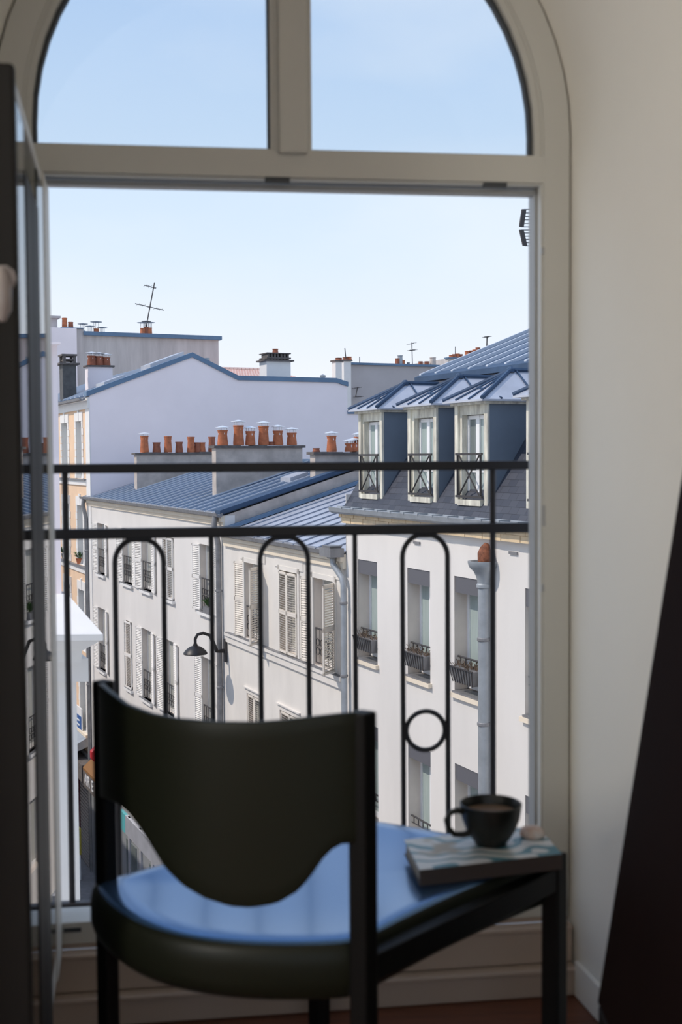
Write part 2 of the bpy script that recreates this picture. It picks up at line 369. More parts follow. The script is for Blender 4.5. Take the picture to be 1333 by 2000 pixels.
# planters of row one
lab = {0: 'grey trellis planter of dried plants in the cream building window nearest the shuttered house',
       1: 'grey trellis planter of dried plants in the middle upper window behind the railing loop',
       2: 'grey trellis planter of dried plants in the upper window just left of the tall downpipe'}
for i in range(3):
    a, b = opsA[i]; z0 = rowsA[0][0]; o = empty('window_planter', ST((a + b) / 2, .02, z0 + .17))
    tag(o, lab[i], 'planter', 'planters in the upper windows')
    q = MB(); zt, zb = z0 + .42, z0 + .17
    top = [ST(a + .03, -.12, zt), ST(b - .03, -.12, zt), ST(b - .03, .1, zt), ST(a + .03, .1, zt)]
    bot = [ST(a + .10, -.07, zb), ST(b - .10, -.07, zb), ST(b - .10, .07, zb), ST(a + .10, .07, zb)]
    q.prism(top, bot); q.build('trough', M_gut, o, bevel=.008)
    q = MB()
    for k in range(9):
        s_ = a + .05 + (b - a - .1) * k / 8; q.tube([ST(s_, -.135, zt + .01), ST(a + .10 + (b - a - .2) * k / 8, -.085, zb)], .008, 4)
    q.tube([ST(a + .02, -.13, zt), ST(b - .02, -.13, zt)], .012, 5); q.build('trellis', M_iron2, o)
    q = MB(); rnd = random.Random(i)
    for k in range(60):
        p = ST(rnd.uniform(a + .06, b - .06), rnd.uniform(-.08, .06), zt - .02); d = V((rnd.uniform(-.08, .08), rnd.uniform(-.08, .08), rnd.uniform(.03, .14)))
        q.tube([p, p + d], [.007, .003], 4); sd_ = V((rnd.uniform(-.03, .03), rnd.uniform(-.03, .03), .01)); q.add([p + d, p + d + sd_, p + d + V((.01, .02, -.03))], [(0, 1, 2)])
    q.build('dried_plants', M_dry, o, stuff=True)
# cornice tiles, gutter
st = MB(); st.box(ST, A0, A1 + .02, -.10, .05, zgA - .24, zgA - .02); cor = st.build('cornice', M_cream2, bA)
k = 0; s_ = A0
while s_ < A1 - .02:
    q = MB(); e_ = min(s_ + .262, A1); q.box(ST, s_ + .004, e_ - .004, -.145 - .006 * (k % 2), -.10, zgA - .125, zgA - .03); q.build('cornice_tile', M_ochre, cor)
    q = MB(); q.box(ST, s_ - .10 + .004, e_ - .10 - .004, -.125 - .006 * ((k + 1) % 2), -.10, zgA - .235, zgA - .13); q.build('cornice_tile', M_ochre, cor)
    s_ += .262; k += 1
q = MB(); prof = [(-.30, .06), (-.28, -.02), (-.22, -.06), (-.15, -.06), (-.10, 0), (-.08, .08), (-.11, .08), (-.14, .0), (-.2, -.03), (-.26, .01), (-.28, .07)]
q.prism([ST(A0, t, zgA + z) for t, z in prof], [ST(A1 + .15, t, zgA + z) for t, z in prof])
for i in range(26): q.box(ST, A0 + .5 * i, A0 + .5 * i + .03, -.31, -.08, zgA + .05, zgA + .085)
q.build('gutter', M_zing, bA)
# mansard slates
KM = 1.49; TB = 1.62; ZB = zgA + .06 + KM * (TB + .05)
q = MB(); L_ = math.hypot(TB + .05, KM * (TB + .05))
vs = [ST(A0, -.05, zgA + .06), ST(A1, -.05, zgA + .06), ST(A1, TB, ZB), ST(A0, TB, ZB)]
q.add(vs, [(0, 1, 2, 3)], uv=[(0, 0), (A1 - A0, 0), (A1 - A0, L_), (0, L_)])
q.add([ST(A1, -.05, zgA + .06), ST(A1, TB, ZB), ST(A1, 9, ZB), ST(A1, 9, zgA)], [(0, 1, 2, 3)], uv=[(0, 0)] * 4)
q.build('slate_slope', M_slate, bA)
# break flashing and upper roof
KU = .387
q = MB(); q.box(lambda s, t, z: ST(s, t, ZB + (t - TB) * KU + z), A0, A1 + .03, TB - .10, TB + .12, -.05, .05); q.build('ridge_flashing', M_zinc, bA)
TR = 7.2
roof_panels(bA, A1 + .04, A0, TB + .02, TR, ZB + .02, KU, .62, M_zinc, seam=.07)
q = MB(); zr = ZB + KU * (TR - TB); q.box(ST, A0, A1, TR - .1, TR + .12, zr - .05, zr + .08); q.add([ST(A1, TB, ZB), ST(A1, TR, zr), ST(A1, 9, zr - 1), ST(A1, 9, ZB)], [(0, 1, 2, 3)]); q.build('ridge_capping', M_lead, bA)
# dormers
def dormer(s0, s1, kind=0):
    t0 = .12; zb = zgA + .10; zt = 1.97
    m = MB(); pw = .20
    oa, ob = s0 + .17, s1 - .17
    holes_wall(m, ST, s0, s1, zb, zt, [(oa, ob, zb + .22, zt - .20)], .16, t=t0)
    m.box(ST, s0, s0 + .1, t0 - .04, t0, zb, zt - .05); m.box(ST, s1 - .1, s1, t0 - .04, t0, zb, zt - .05)
    d = m.build('dormer', M_dorm, bA)
    for s_ in (s0 + .003, s1 - .003):
        tt = (zt - zgA - .06) / KM - .05
        e_ = .02 if s_ < (s0 + s1) / 2 else -.02
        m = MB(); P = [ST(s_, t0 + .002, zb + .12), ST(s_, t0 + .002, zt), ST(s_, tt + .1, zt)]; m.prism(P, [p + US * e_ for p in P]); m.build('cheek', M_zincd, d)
        m = MB(); m.tube([ST(s_ - .02 * (1 if e_ > 0 else -1), t0, zb + .07), ST(s_ - .02 * (1 if e_ > 0 else -1), tt + .05, zt - .0)], .035, 4); m.build('flashing', M_lead, d)
    # casement
    z0, z1 = zb + .24, zt - .21
    m = MB(); st_ = .055; t = t0 + .10
    m.box(ST, oa, oa + st_, t, t + .05, z0, z1); m.box(ST, ob - st_, ob, t, t + .05, z0, z1); mid = (oa + ob) / 2
    m.box(ST, mid - .05, mid + .05, t - .01, t + .05, z0, z1); m.box(ST, oa, ob, t, t + .05, z1 - .06, z1); m.box(ST, oa, ob, t, t + .05, z0, z0 + .08)
    m.box(ST, oa, ob, t + .004, t + .05, z0 + .42, z0 + .45)
    m.build('casement', M_pvc, d)
    for a, b in ((oa + .05, mid - .04), (mid + .04, ob - .05)):
        m = MB(); m.box(ST, a, b, t + .02, t + .03, z0 + .05, z1 - .04); m.build('pane', M_gdark if (kind == 2 and a > mid - .1) else M_gcur, d)
    m = MB(); m.box(ST, oa - .02, ob + .02, t0 - .08, t0 + .12, zb + .14, zb + .23); m.box(ST, oa, ob, t0 - .05, t0 + .1, zb + .04, zb + .12); m.build('sill', M_dorm, d)
    # balustrade with crossed bars
    m = MB(); zz0, zz1 = zb + .28, zb + .95; t = t0 - .07
    for z in (zz0, zz1): m.box(ST, oa - .07, ob + .07, t - .02, t + .01, z - .018, z + .018)
    m.tube([ST(oa, t, zz0), ST(ob, t, zz1)], .014, 5); m.tube([ST(ob, t, zz0), ST(oa, t, zz1)], .014, 5)
    for s_ in (oa - .02, ob + .02): m.box(ST, s_ - .014, s_ + .014, t - .015, t + .01, zz0, zz1)
    m.build('balustrade', M_iron2, d)
    # eave board + hipped zinc roof
    ov = .11; ea, eb, et = s0 - ov, s1 + ov, t0 - .20; ze = zt + .02
    m = MB(); m.box(ST, s0 - .04, s1 + .04, t0 - .10, t0 + .8, zt - .05, ze); m.build('eave_board', M_dorm, d)
    ap = ST(mid, t0 + .70, ze + .48); bk = ST(mid, 3.0, ze + .48)
    c1, c2 = ST(ea, et, ze), ST(eb, et, ze); c3, c4 = ST(eb, 2.2, ze), ST(ea, 2.2, ze)
    m = MB(); m.add([c1, c2, ap, bk, c3, c4], [(0, 1, 2), (1, 4, 3, 2), (0, 2, 3, 5)])
    m.add([c1 - ZZ * .03, c2 - ZZ * .03, c3 - ZZ * .03, c4 - ZZ * .03, c1, c2, c3, c4], [(0, 1, 2, 3), (0, 1, 5, 4), (1, 2, 6, 5), (0, 3, 7, 4)])
    m.build('dormer_roof', M_zinc2, d)
    m = MB()
    for p, q_ in ((c1, ap), (c2, ap), (ap, bk)): m.tube([p + ZZ * .02, q_ + ZZ * .02], .035, 6)
    for f in (.33, .66):                                            # rolls on front and side planes
        p = c1.lerp(c2, f); m.tube([p + ZZ * .015, p.lerp(ap, .93) + ZZ * .015], .018, 5)
    for s_, c in ((ea, c1), (eb, c2)):
        for tt in (.35, 1.0, 1.6):
            p = ST(s_, et + tt, ze); mid_t = ST(mid, et + tt, ze + .48 * min(1, tt / (t0 + .70 - et))); m.tube([p + ZZ * .015, mid_t.lerp(p, .02) + ZZ * .015], .018, 5)
    m.lathe(ap, [(.07, -.02), (.07, .03), (.03, .07)], 8)
    m.build('roof_roll', M_zinc, d)
for i, (px0, px1) in enumerate(((705, 751), (801, 857), (893, 957), (1033, None))):
    sa = fac(px0, 960, .12)[0]; sb = fac(px1, 960, .12)[0] if px1 else sa - 1.05
    dormer(sb, sa, i)
dormer(10.9, 11.95)
# small vents and the pipe
for px, py in ((816, 1060), (1005, 1080)):
    s_, z = fac(px, py); q = MB(); q.box(ST, s_ - .11, s_ + .11, -.03, .01, z - .02, z + .02); q.build('wall_vent', M_gut, bA)
s_, z = fac(958, 1095); dp = empty('downpipe', ST(s_, -.13, ZST + .14)); tag(dp, 'tall grey downpipe with flared rainwater head on the cream facade', 'downpipe', 'downpipes on the street facades')
q = MB(); q.tube([ST(s_, -.12, ZST + .14), ST(s_, -.12, z - .30)], .085, 16); q.build('pipe', M_zing, dp, smooth=True)
q = MB(); c = ST(s_, -.12, z); q.lathe(c, [(.085, -.42), (.11, -.40), (.11, -.36), (.09, -.34), (.10, -.28), (.12, -.22), (.15, -.16), (.21, -.10), (.23, -.06), (.24, -.02), (.24, .0), (.2, .0), (.16, -.12)], 20); q.build('rainwater_head', M_zing, dp, smooth=True)
for zz_ in (-1.7, -3.0, -4.9, -7.5, -10):
    q = MB(); q.lathe(ST(s_, -.12, zz_), [(.088, 0), (.10, .01), (.10, .05), (.088, .06)], 16); q.build('pipe_collar', M_gut, dp)
q = MB(); pth = [ST(s_ - .05, -.12, z - .05), ST(s_ - .06, -.12, z + .12), ST(s_ - .06, -.12, z + .20), ST(s_ - .08, -.10, z + .27)]; q.tube(pth, [.11, .12, .08, .04], 9); q.build('pipe_elbow', M_terra3, dp, smooth=True)

# ---------------------------------------------------------------- building B : middle house with shutters
B0, B1 = 20.97, 28.0
zB = -.75
bB = empty('shuttered_house', ST(24.5, 4, ZST)); tag(bB, 'low white house with cream louvred shutters and pale zinc roof, between two taller buildings', 'building')
r1 = (-3.12, -1.33); r2 = (-6.15, -4.42)
op1 = [(25.58, 26.62), (23.38, 24.38), (21.52, 22.55)]
holes = [(a, b, *r1) for a, b in op1] + [(a, b, *r2) for a, b in ((25.66, 26.6), (23.42, 24.5), (21.52, 22.5))]
m = MB(); holes_wall(m, ST, B0, B1, ZST, zB, holes, .28, rmi=1); m.box(ST, B0, B1, 7.9, 8, ZST, zB)
for a, b in op1:                                                   # raised surround and hood moulding
    m.box(ST, a - .30, b + .30, -.02, .005, r1[1] + .06, r1[1] + .42); m.box(ST, a - .10, a, -.03, .005, r1[0], r1[1] + .1); m.box(ST, b, b + .10, -.03, .005, r1[0], r1[1] + .1)
    m.box(ST, a - .10, b + .10, -.03, .005, r1[1], r1[1] + .1)
m.build('wall', [M_fold, M_reveal], bB)
q = MB()
for a, b in op1: q.box(ST, a - .34, b + .34, -.07, 0, r1[1] + .42, r1[1] + .46)
for a, b in ((25.66, 26.6), (23.42, 24.5)): q.box(ST, a - .12, b + .12, -.05, 0, r2[1] + .12, r2[1] + .15)
q.build('hood_moulding', M_fold, bB)
q = MB(); q.box(ST, B0 + .1, B1 - .1, -.10, 0, r1[0] - .10, r1[0] - .02); q.box(ST, B0 + .1, B1 - .1, -.06, 0, r1[0] - .26, r1[0] - .10); q.box(ST, B0 + .15, B1 - .15, -.105, 0, r1[0] - .02, r1[0] - .01, 1)
q.build('string_course', [M_fold, M_gut], bB)
q = MB(); q.box(ST, B0, B1, -.12, 0, zB - .14, zB); q.box(ST, B0, B1, -.07, 0, zB - .28, zB - .14); q.build('cornice', M_cream2, bB)
for i, (a, b) in enumerate(op1):
    w = sash(bB, a, b, r1[0], r1[1], .20, M_gpale, frm=M_white)
    if i == 1: angs = (3, 3)
    else: angs = (130, 171)
    shutter_mb(a, 1, angs[0], r1[0] + .02, r1[1] - .02, (b - a) / 2).build('shutter', M_shut2, w)
    shutter_mb(b, -1, angs[1], r1[0] + .02, r1[1] - .02, (b - a) / 2).build('shutter', M_shut2, w)
    if i != 1: guard(w, a, b, r1[0], r1[0] + .75)
for i, (a, b) in enumerate(((25.66, 26.6), (23.42, 24.5), (21.52, 22.5))):
    w = sash(bB, a, b, r2[0], r2[1], .20, M_gpale, frm=M_white)
    shutter_mb(a, 1, 2, r2[0] + .02, r2[1] - .02, (b - a) / 2, t0=.05).build('shutter', M_shut2, w); shutter_mb(b, -1, 2, r2[0] + .02, r2[1] - .02, (b - a) / 2, t0=.05).build('shutter', M_shut2, w)
KB = .30; roof_panels(bB, B1 - .01, B0, -.14, 7.0, zB + .03, KB, .58, M_zinc2, seam=.032)
q = MB(); prof2 = [(-.26, .04), (-.24, -.04), (-.17, -.07), (-.10, -.03), (-.08, .05), (-.12, .04), (-.17, -.01), (-.22, .02)]
q.prism([ST(B0 + .05, t, zB + z + .02) for t, z in prof2], [ST(B1, t, zB + z + .02) for t, z in prof2])
q.build('gutter', M_gut, bB)
q = MB(); q.box(lambda s, t, z: ST(s, t, zB + .05 + (t + .14) * KB + z), B1 - .16, B1, -.1, 6.9, .0, .09); q.build('wall_flashing', M_lead, bB)
s_, z = fac(671, 1100, -.11); dp = empty('downpipe', ST(s_, -.12, ZST + .14)); tag(dp, 'mottled grey downpipe with a square hopper at the corner of the shuttered house', 'downpipe', 'downpipes on the street facades')
q = MB(); pts = [ST(s_ + .35, -.18, z + .12), ST(s_ + .33, -.17, z - .05), ST(s_ + .05, -.12, z - .28), ST(s_, -.11, z - .42), ST(s_, -.11, ZST + .14)]; q.tube(pts, .06, 12); q.build('pipe', M_zing, dp, smooth=True)
q = MB(); f2 = lambda a, b, c_: ST(s_ + .35 + a, -.19 + b, z + .12 + c_)
q.prism([f2(-.2, -.13, .2), f2(.2, -.13, .2), f2(.2, .13, .2), f2(-.2, .13, .2)], [f2(-.07, -.07, -.05), f2(.07, -.07, -.05), f2(.07, .07, -.05), f2(-.07, .07, -.05)])
q.box(ST, B0 - .02, B0 + .5, -.34, -.05, zB - .05, zB + .12); q.build('hopper', M_gut, dp)
for zz_ in (-1.7, -3.1, -5, -8):
    q = MB(); q.lathe(ST(s_, -.11, zz_), [(.062, 0), (.075, .01), (.075, .05), (.062, .06)], 12); q.build('pipe_collar', M_gut, dp)

# ---------------------------------------------------------------- building C : long house, dark zinc roof, two stacks
C0, C1 = 28.0, 42.9
zC = -.30; zc2 = zC + .02
bC = empty('long_shuttered_house', ST(35, 4, ZST)); tag(bC, 'long white house with white shutters, blue zinc roof and concrete chimney stacks', 'building')
q1 = (-2.86, -1.12); q2 = (-6.18, -4.05)
c1w = [(40.42, 41.42, 172, 172, 1), (36.85, 38.0, 174, 172, 1), (34.65, 35.72, 174, 172, 1), (32.36, 33.36, 2, 2, 0), (29.0, 30.0, 173, 173, 1)]
c2w = [(40.5, 41.5, 172, 172, 1), (37.0, 37.75, 2, None, 0), (34.8, 35.8, 172, 172, 1), (32.5, 33.5, 173, 172, 1), (29.0, 29.95, 172, 173, 1)]
m = MB(); holes_wall(m, ST, C0, C1, ZST, zC, [(a, b, *q1) for a, b, *_ in c1w] + [(a, b, *q2) for a, b, *_ in c2w] + [(a, b, -9.2, -7.4) for a, b, *_ in c2w], .28, rmi=1)
KC = .30; TRC = 4.1
# party wall at the near end, stepping above the roof of the low house
m.prism([ST(C0, 0, ZST), ST(C0, 0, zC), ST(C0, TRC, zC + KC * TRC), ST(C0, TRC, ZST)], [ST(C0 + .3, 0, ZST), ST(C0 + .3, 0, zC), ST(C0 + .3, TRC, zC + KC * TRC), ST(C0 + .3, TRC, ZST)], 2)
m.box(ST, C0 - .001, C0 + .32, -.001, .25, ZST, zC, 0)
m.build('wall', [M_fcream, M_reveal, M_conc], bC)
q = MB(); q.box(ST, C0, C1, -.10, 0, zC - .16, zC); q.box(ST, C0, C1, -.05, 0, zC - .26, zC - .16); q.build('cornice', M_cream2, bC)
for rows, zz_ in ((c1w, q1), (c2w, q2)):
    for a, b, al, ar, gd in rows:
        w = sash(bC, a, b, zz_[0], zz_[1], .16, M_gpale, frm=M_white); W_ = (b - a) / 2
        if ar is None: W_ = b - a
        shutter_mb(a, 1, al, zz_[0] + .01, zz_[1] - .01, W_, th=.035).build('shutter', M_shut, w)
        if ar is not None: shutter_mb(b, -1, ar, zz_[0] + .01, zz_[1] - .01, W_, th=.035).build('shutter', M_shut, w)
        q = MB(); q.box(ST, a - .08, b + .08, -.09, .14, zz_[0] - .09, zz_[0] - .01); q.box(ST, a - .05, b + .05, -.085, .14, zz_[0] - .01, zz_[0], 1); q.build('sill', [M_white, M_gut], w)
        if gd: guard(w, a, b, zz_[0], zz_[0] + .85)
for a, b, *_ in c2w: sash(bC, a, b, -9.2, -7.4, .16, M_gpale, frm=M_white)
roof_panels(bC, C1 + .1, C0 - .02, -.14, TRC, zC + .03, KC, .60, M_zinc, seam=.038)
q = MB(); q.prism([ST(C0 - .08, t, zC + z + .02) for t, z in prof2], [ST(C1 + .2, t, zC + z + .02) for t, z in prof2]); q.build('gutter', M_gut, bC)
q = MB(); q.box(lambda s, t, z: ST(s, t, zC + .03 + (t + .14) * KC + z), C0 - .06, C0 + .30, -.15, TRC, .0, .10); q.build('verge_flashing', M_zinc, bC)
q = MB(); q.box(ST, C0, C1, TRC - .1, TRC + .3, zC + KC * TRC - .1, zC + KC * TRC + .12); q.box(ST, C0, C1, TRC + .1, TRC + .3, ZST, zC + KC * TRC); q.build('ridge_capping', M_lead, bC)
def roofhit(px, py, z0, k):                                        # point where a line of sight meets the sloping roof
    N = (-NS * k + ZZ).normalized(); p = hit(px, py, ST(0, 0, z0), N); return p.dot(US), p.dot(NS) - DF, p.z
s1_, t1_, z1_ = roofhit(268, 956, zC + .07, KC)
T_, Zt = cross(268, 888, s1_); Tr, _ = cross(428, 888, s1_)
R_ = M_terra; D_ = M_terra2
chimney(bC, s1_, t1_, Tr, z1_ - .4, Zt, .34, pots=((282, 851, .30, .06, R_), (306, 864, .28, 0, D_), (328, 852, .28, 0, R_), (350, 863, .27, 0, D_), (373, 853, .27, 0, R_), (386, 864, .24, 0, D_), (395, 864, .24, 0, R_), (414, 853, .26, 0, D_)))
s2_, t2_, z2_ = roofhit(423, 968, zC + .07, KC)
T_, Zt = cross(425, 875, s2_); Tr, _ = cross(591, 875, s2_)
chimney(bC, s2_, t2_, Tr, z2_ - .5, Zt, .34, pots=((435, 840, .30, .06, R_), (466, 831, .31, .10, R_), (489, 842, .29, .08, R_), (515, 832, .31, .08, R_), (530, 863, .2, 0, D_), (543, 841, .30, .10, R_), (570, 845, .30, .09, R_)))
s3_ = C0 + .6; T0, Zt = cross(616, 888, s3_); Tr, _ = cross(720, 888, s3_)
chimney(bC, s3_, T0, Tr, zC + .5, Zt, .34, pots=((618, 884, .2, 0, D_), (648, 851, .27, .06, R_), (683, 866, .26, .06, R_), (693, 865, .26, .08, R_), (700, 853, .24, .06, R_)))
q = MB(); a_, b_, c_ = roofhit(568, 938, zC + .07, KC); q.box(lambda s, t, z: ST(s, t, c_ + (t - b_) * KC + z), a_ - .35, a_ + .35, b_ - .15, b_ + .35, 0, .12); q.build('roof_hatch', M_zinc2, bC)
for px_, s_, lb in ((172, 42.75, 'thin grey downpipe at the far end of the long house beside the peach building'), (430, 28.25, 'grey downpipe at the near end of the long house beside the street lamp bracket')):
    dp = empty('downpipe', ST(s_, -.12, ZST + .14)); tag(dp, lb, 'downpipe', 'downpipes on the street facades')
    q = MB(); q.tube([ST(s_ - .0, -.17, zC - .02), ST(s_, -.20, zC - .25), ST(s_, -.13, zC - .55), ST(s_, -.10, zC - .75), ST(s_, -.10, ZST + .14)], .07, 12); q.build('pipe', M_gut, dp, smooth=True)
    for zz_ in (-2.2, -4.6, -7):
        q = MB(); q.lathe(ST(s_, -.10, zz_), [(.072, 0), (.085, .01), (.085, .05), (.072, .06)], 12); q.build('pipe_collar', M_gut, dp)
# shop front of C at street level
q = MB(); q.box(ST, 30, 42.5, -.06, .0, -13.8, -10.3, 0); q.box(ST, 33, 37.6, -.16, -.06, -10.9, -10.3, 2); q.box(ST, 37.6, 38.3, -.16, -.06, -10.9, -10.3, 1)
for i in range(9): q.box(ST, 30.5 + i * 1.35, 30.7 + i * 1.35, -.12, -.06, -13.8, -10.3, 2)
for i in range(4): q.box(ST, 31.2 + i * 2.7, 32.4 + i * 2.7, -.09, -.06, -13.4, -11.1, 3)
q.build('shop_front', [M_shop, M_teal, M_zinc2, M_gdark], bC)
# street lamp
lm = empty('street_lamp', ST(28.0, -.03, -3.87)); tag(lm, 'black dish street lamp on a curved bracket fixed between the two shuttered houses', 'street lamp')
q = MB(); q.box(ST, 27.93, 28.07, -.06, 0, -3.90, -3.33); q.build('wall_plate', M_iron2, lm, bevel=.01)
dl = .80; zl = hit(386, 1277, NS * (DF - dl), NS).z
q = MB(); q.tube([ST(28, -.05, -3.62), ST(28, -.25, -3.62), ST(28, -.42, zl + .40), ST(28, -.60, zl + .47), ST(28, -.74, zl + .44), ST(28, -dl, zl + .34), ST(28, -dl, zl + .22)], [.055, .05, .045, .04, .04, .04, .04], 8); q.build('arm', M_iron, lm, smooth=True)
q = MB(); q.lathe(ST(28, -dl, zl), [(.29, -.03), (.295, -.01), (.265, .04), (.205, .10), (.13, .15), (.06, .175), (.05, .22), (.02, .23)], 24); q.build('shade', M_iron, lm, smooth=True)
q = MB(); q.lathe(ST(28, -dl, zl), [(.25, -.031), (.17, -.05), (.05, -.06)], 20); q.build('lens', M_pvc, lm, smooth=True)
# plant on the sill
def plant(name, c, w, h, pot, leaf, label, box=False, seed=1):
    o = empty(name, c); tag(o, label, 'plant', 'potted plants on facade sills'); q = MB()
    if box: q.box(lambda a, b, z: ST(a, b, z) - ST(0, 0, 0) + c, -w * .5, w * .5, -.08, .08, 0, .16)
    else: q.lathe(c, [(.07, 0), (.11, .17), (.12, .17), (.12, .2), (.09, .2)], 14)
    q.build('pot', pot, o, smooth=not box)
    r = random.Random(seed); q = MB()
    for k in range(70):
        a = r.uniform(0, 6.28); ln = r.uniform(.4, 1) * h; sp = r.uniform(.1, 1) * w * .6; p0 = c + ZZ * .17 + NS * r.uniform(-.03, .03) + US * r.uniform(-w * .3, w * .3)
        tip = p0 + V((math.cos(a) * sp, math.sin(a) * sp, ln)); md = p0.lerp(tip, .55) + ZZ * .05; sdv = V((-math.sin(a), math.cos(a), 0)) * .02
        q.add([p0, md + sdv, tip, md - sdv], [(0, 1, 2, 3)])
    q.build('foliage', leaf, o, stuff=True)
pS, pZ = fac(398, 1190)
plant('potted_plant', ST(29.35, .0, q1[0]), .5, .28, M_gut, M_plant, 'bushy green plant in a dark trough on the long house sill above the street lamp', True, 3)

# ---------------------------------------------------------------- building D : peach house with blank lavender gable
D0, D1 = 42.3, 58.0
bD = empty('peach_house', ST(50, 5, ZST)); tag(bD, 'peach rendered house with white window surrounds and a blank lilac-white gable wall', 'building')
opsD = [(43.6, 44.52), (46.0, 47.07), (48.6, 49.6), (51.2, 52.2)]
rowsD = [(.38, 2.46), (-2.78, -.60), (-5.95, -3.70), (-8.9, -6.9)]
m = MB(); holes_wall(m, ST, D0 + .6, D1, ZST, 3.0, [(a, b, z0, z1) for a, b in opsD for z0, z1 in rowsD], .22, rmi=1)
m.build('wall', [M_peach, M_white], bD)
gz = [(0.0, 3.31), (3.76, 4.75), (5.52, 3.95), (9.48, 3.94), (9.97, 3.80), (9.97, 2.79), (13, 2.79), (13, ZST), (0, ZST)]
q = MB(); q.prism([ST(D0, t, z) for t, z in gz], [ST(D0 + .6, t, z) for t, z in gz]); q.build('gable_wall', M_lav, bD)
q = MB(); q.box(ST, D0 - .01, D0 + .62, -.03, 0, ZST, 3.1); q.box(ST, D0, D1, -.08, 0, 2.85, 3.25); q.box(ST, D0 + .6, D1, -.05, 0, .14, .34); q.box(ST, D0 + .6, D1, -.05, 0, -3.05, -2.84); q.box(ST, D0 + .6, D1, -.12, 0, .32, .37, 1); q.box(ST, D0 + .6, D1, -.12, 0, -2.85, -2.80, 1)
q.build('quoin_strip', [M_white, M_gut], bD)
for a, b in opsD:
    for z0, z1 in rowsD:
        w = sash(bD, a, b, z0, z1, .14, M_gpale, frm=M_white, stile=.05)
        q = MB()
        for sgn, e_ in ((-1, a), (1, b)):
            nq = 8
            for k in range(nq):
                ww = .20 if k % 2 else .26; zz0 = z0 + (z1 - z0) * k / nq; zz1 = z0 + (z1 - z0) * (k + 1) / nq
                q.box(ST, min(e_, e_ + sgn * ww), max(e_, e_ + sgn * ww), -.03, .0, zz0 + .008, zz1 - .008)
        q.box(ST, a - .2, b + .2, -.035, 0, z1, z1 + .32); q.box(ST, (a + b) / 2 - .1, (a + b) / 2 + .1, -.05, 0, z1, z1 + .42)
        q.build('surround', M_white, w)
# gable coping in sheet metal following the outline
cop = [(-.12, 3.27), (3.76, 4.75), (5.52, 3.95), (9.48, 3.94), (9.99, 3.80)]
q = MB()
for (ta, za), (tb, zb) in zip(cop[:-1], cop[1:]):
    P = [ST(D0 - .06, ta, za), ST(D0 - .06, tb, zb), ST(D0 - .06, tb, zb + .17), ST(D0 - .06, ta, za + .17)]; q.prism(P, [p + US * .4 for p in P])
P = [ST(D0 - .05, 9.97, 2.75), ST(D0 - .05, 13, 2.75), ST(D0 - .05, 13, 2.88), ST(D0 - .05, 9.97, 2.88)]; q.prism(P, [p + US * .5 for p in P])
q.build('coping', M_lead, bD)
kD = (4.75 - 3.27) / 3.88
roof_panels(bD, D0 + .35, D1, -.12, 3.76, 3.30, kD, .7, M_zinc, seam=.06)
q = MB(); q.add([ST(D0 + .3, 3.76, 4.8), ST(D1, 3.76, 4.8), ST(D1, 5.52, 4.0), ST(D0 + .3, 5.52, 4.0), ST(D1, 9.9, 3.95), ST(D0 + .3, 9.9, 3.95)], [(0, 1, 2, 3), (3, 2, 4, 5)]); q.build('rear_roof', M_zinc, bD)
q = MB(); q.prism([ST(D0 - .05, t * 1.3 - .05, 3.18 + z) for t, z in prof2], [ST(D1, t * 1.3 - .05, 3.18 + z) for t, z in prof2]); q.build('gutter', M_gut, bD)
def onD(px, py): return roofhit(px, py, 3.33, kD)
for (x0, y0, x1, y1, hgt) in ((196, 748, 236, 733, .18), (285, 706, 350, 688, .22)):
    a = onD(x0, y0 + 6); b = onD(x1, y1 + 6); s_ = D0 + 1.6
    ta = a[1]; tb = b[1]; ta = cross(x0, y0, s_)[0]; tb = cross(x1, y1, s_)[0]
    q = MB(); q.box(lambda s, t, z: ST(s, t, 3.33 + (t + .12) * kD + z), s_ - .6, s_ + .7, ta, tb, 0, hgt); q.build('skylight', [M_zinc2], bD)
q = MB(); c = ST(D0 + 1.5, cross(403, 690, D0 + 1.5)[0], 4.3); q.lathe(c, [(.09, -.6), (.09, .42), (.13, .46), (.13, .56), (.02, .56)], 12); q.build('vent_pipe', M_zing, bD, smooth=True)
# stacks on D
t_, z_ = cross(131, 712, 46.5); tb_, _ = cross(141, 712, 46.5)
q = MB(); q.box(ST, 46.5, 47.1, t_ - .17, tb_ + .15, 2.9, z_); st = q.build('chimney_stack', mat('stack_charcoal', (.12, .12, .12), .9, noise=.3), bD)
q = MB(); q.box(ST, 46.4, 47.2, t_ - .3, tb_ + .28, z_, z_ + .07)
for a in (46.45, 47.05):
    for b in (t_ - .15, tb_ + .05): q.box(ST, a, a + .1, b, b + .1, z_ + .05, z_ + .35)
q.box(ST, 46.42, 47.18, t_ - .2, tb_ + .18, z_ + .33, z_ + .40); q.box(ST, 46.5, 47.1, t_ - .1, tb_ + .1, z_ + .15, z_ + .22); q.build('chimney_cap', M_cap, st)
t0_, z_ = cross(172, 716, 47.0); t1x, _ = cross(220, 716, 47.0)
chimney(bD, 47.0, t0_, t1x, 3.2, z_, .5, body=M_lav, pots=((179, 695, .36, .10, D_), (194, 696, .34, .10, D_), (208, 698, .32, .10, D_)))
q1_, z_ = cross(521, 705, D0 + 3); t1x, _ = cross(568, 705, D0 + 3)
q = MB(); q.box(ST, D0 + 3, D0 + 3.8, q1_, t1x, 3.5, z_); st = q.build('chimney_stack', M_white, bD)
q = MB(); q.box(ST, D0 + 2.9, D0 + 3.9, q1_ - .12, t1x + .12, z_, z_ + .06)
for k in range(7): q.box(ST, D0 + 3, D0 + 3.7, q1_ + .05 + k * (t1x - q1_ - .2) / 6, q1_ + .13 + k * (t1x - q1_ - .2) / 6, z_ + .05, z_ + .30)
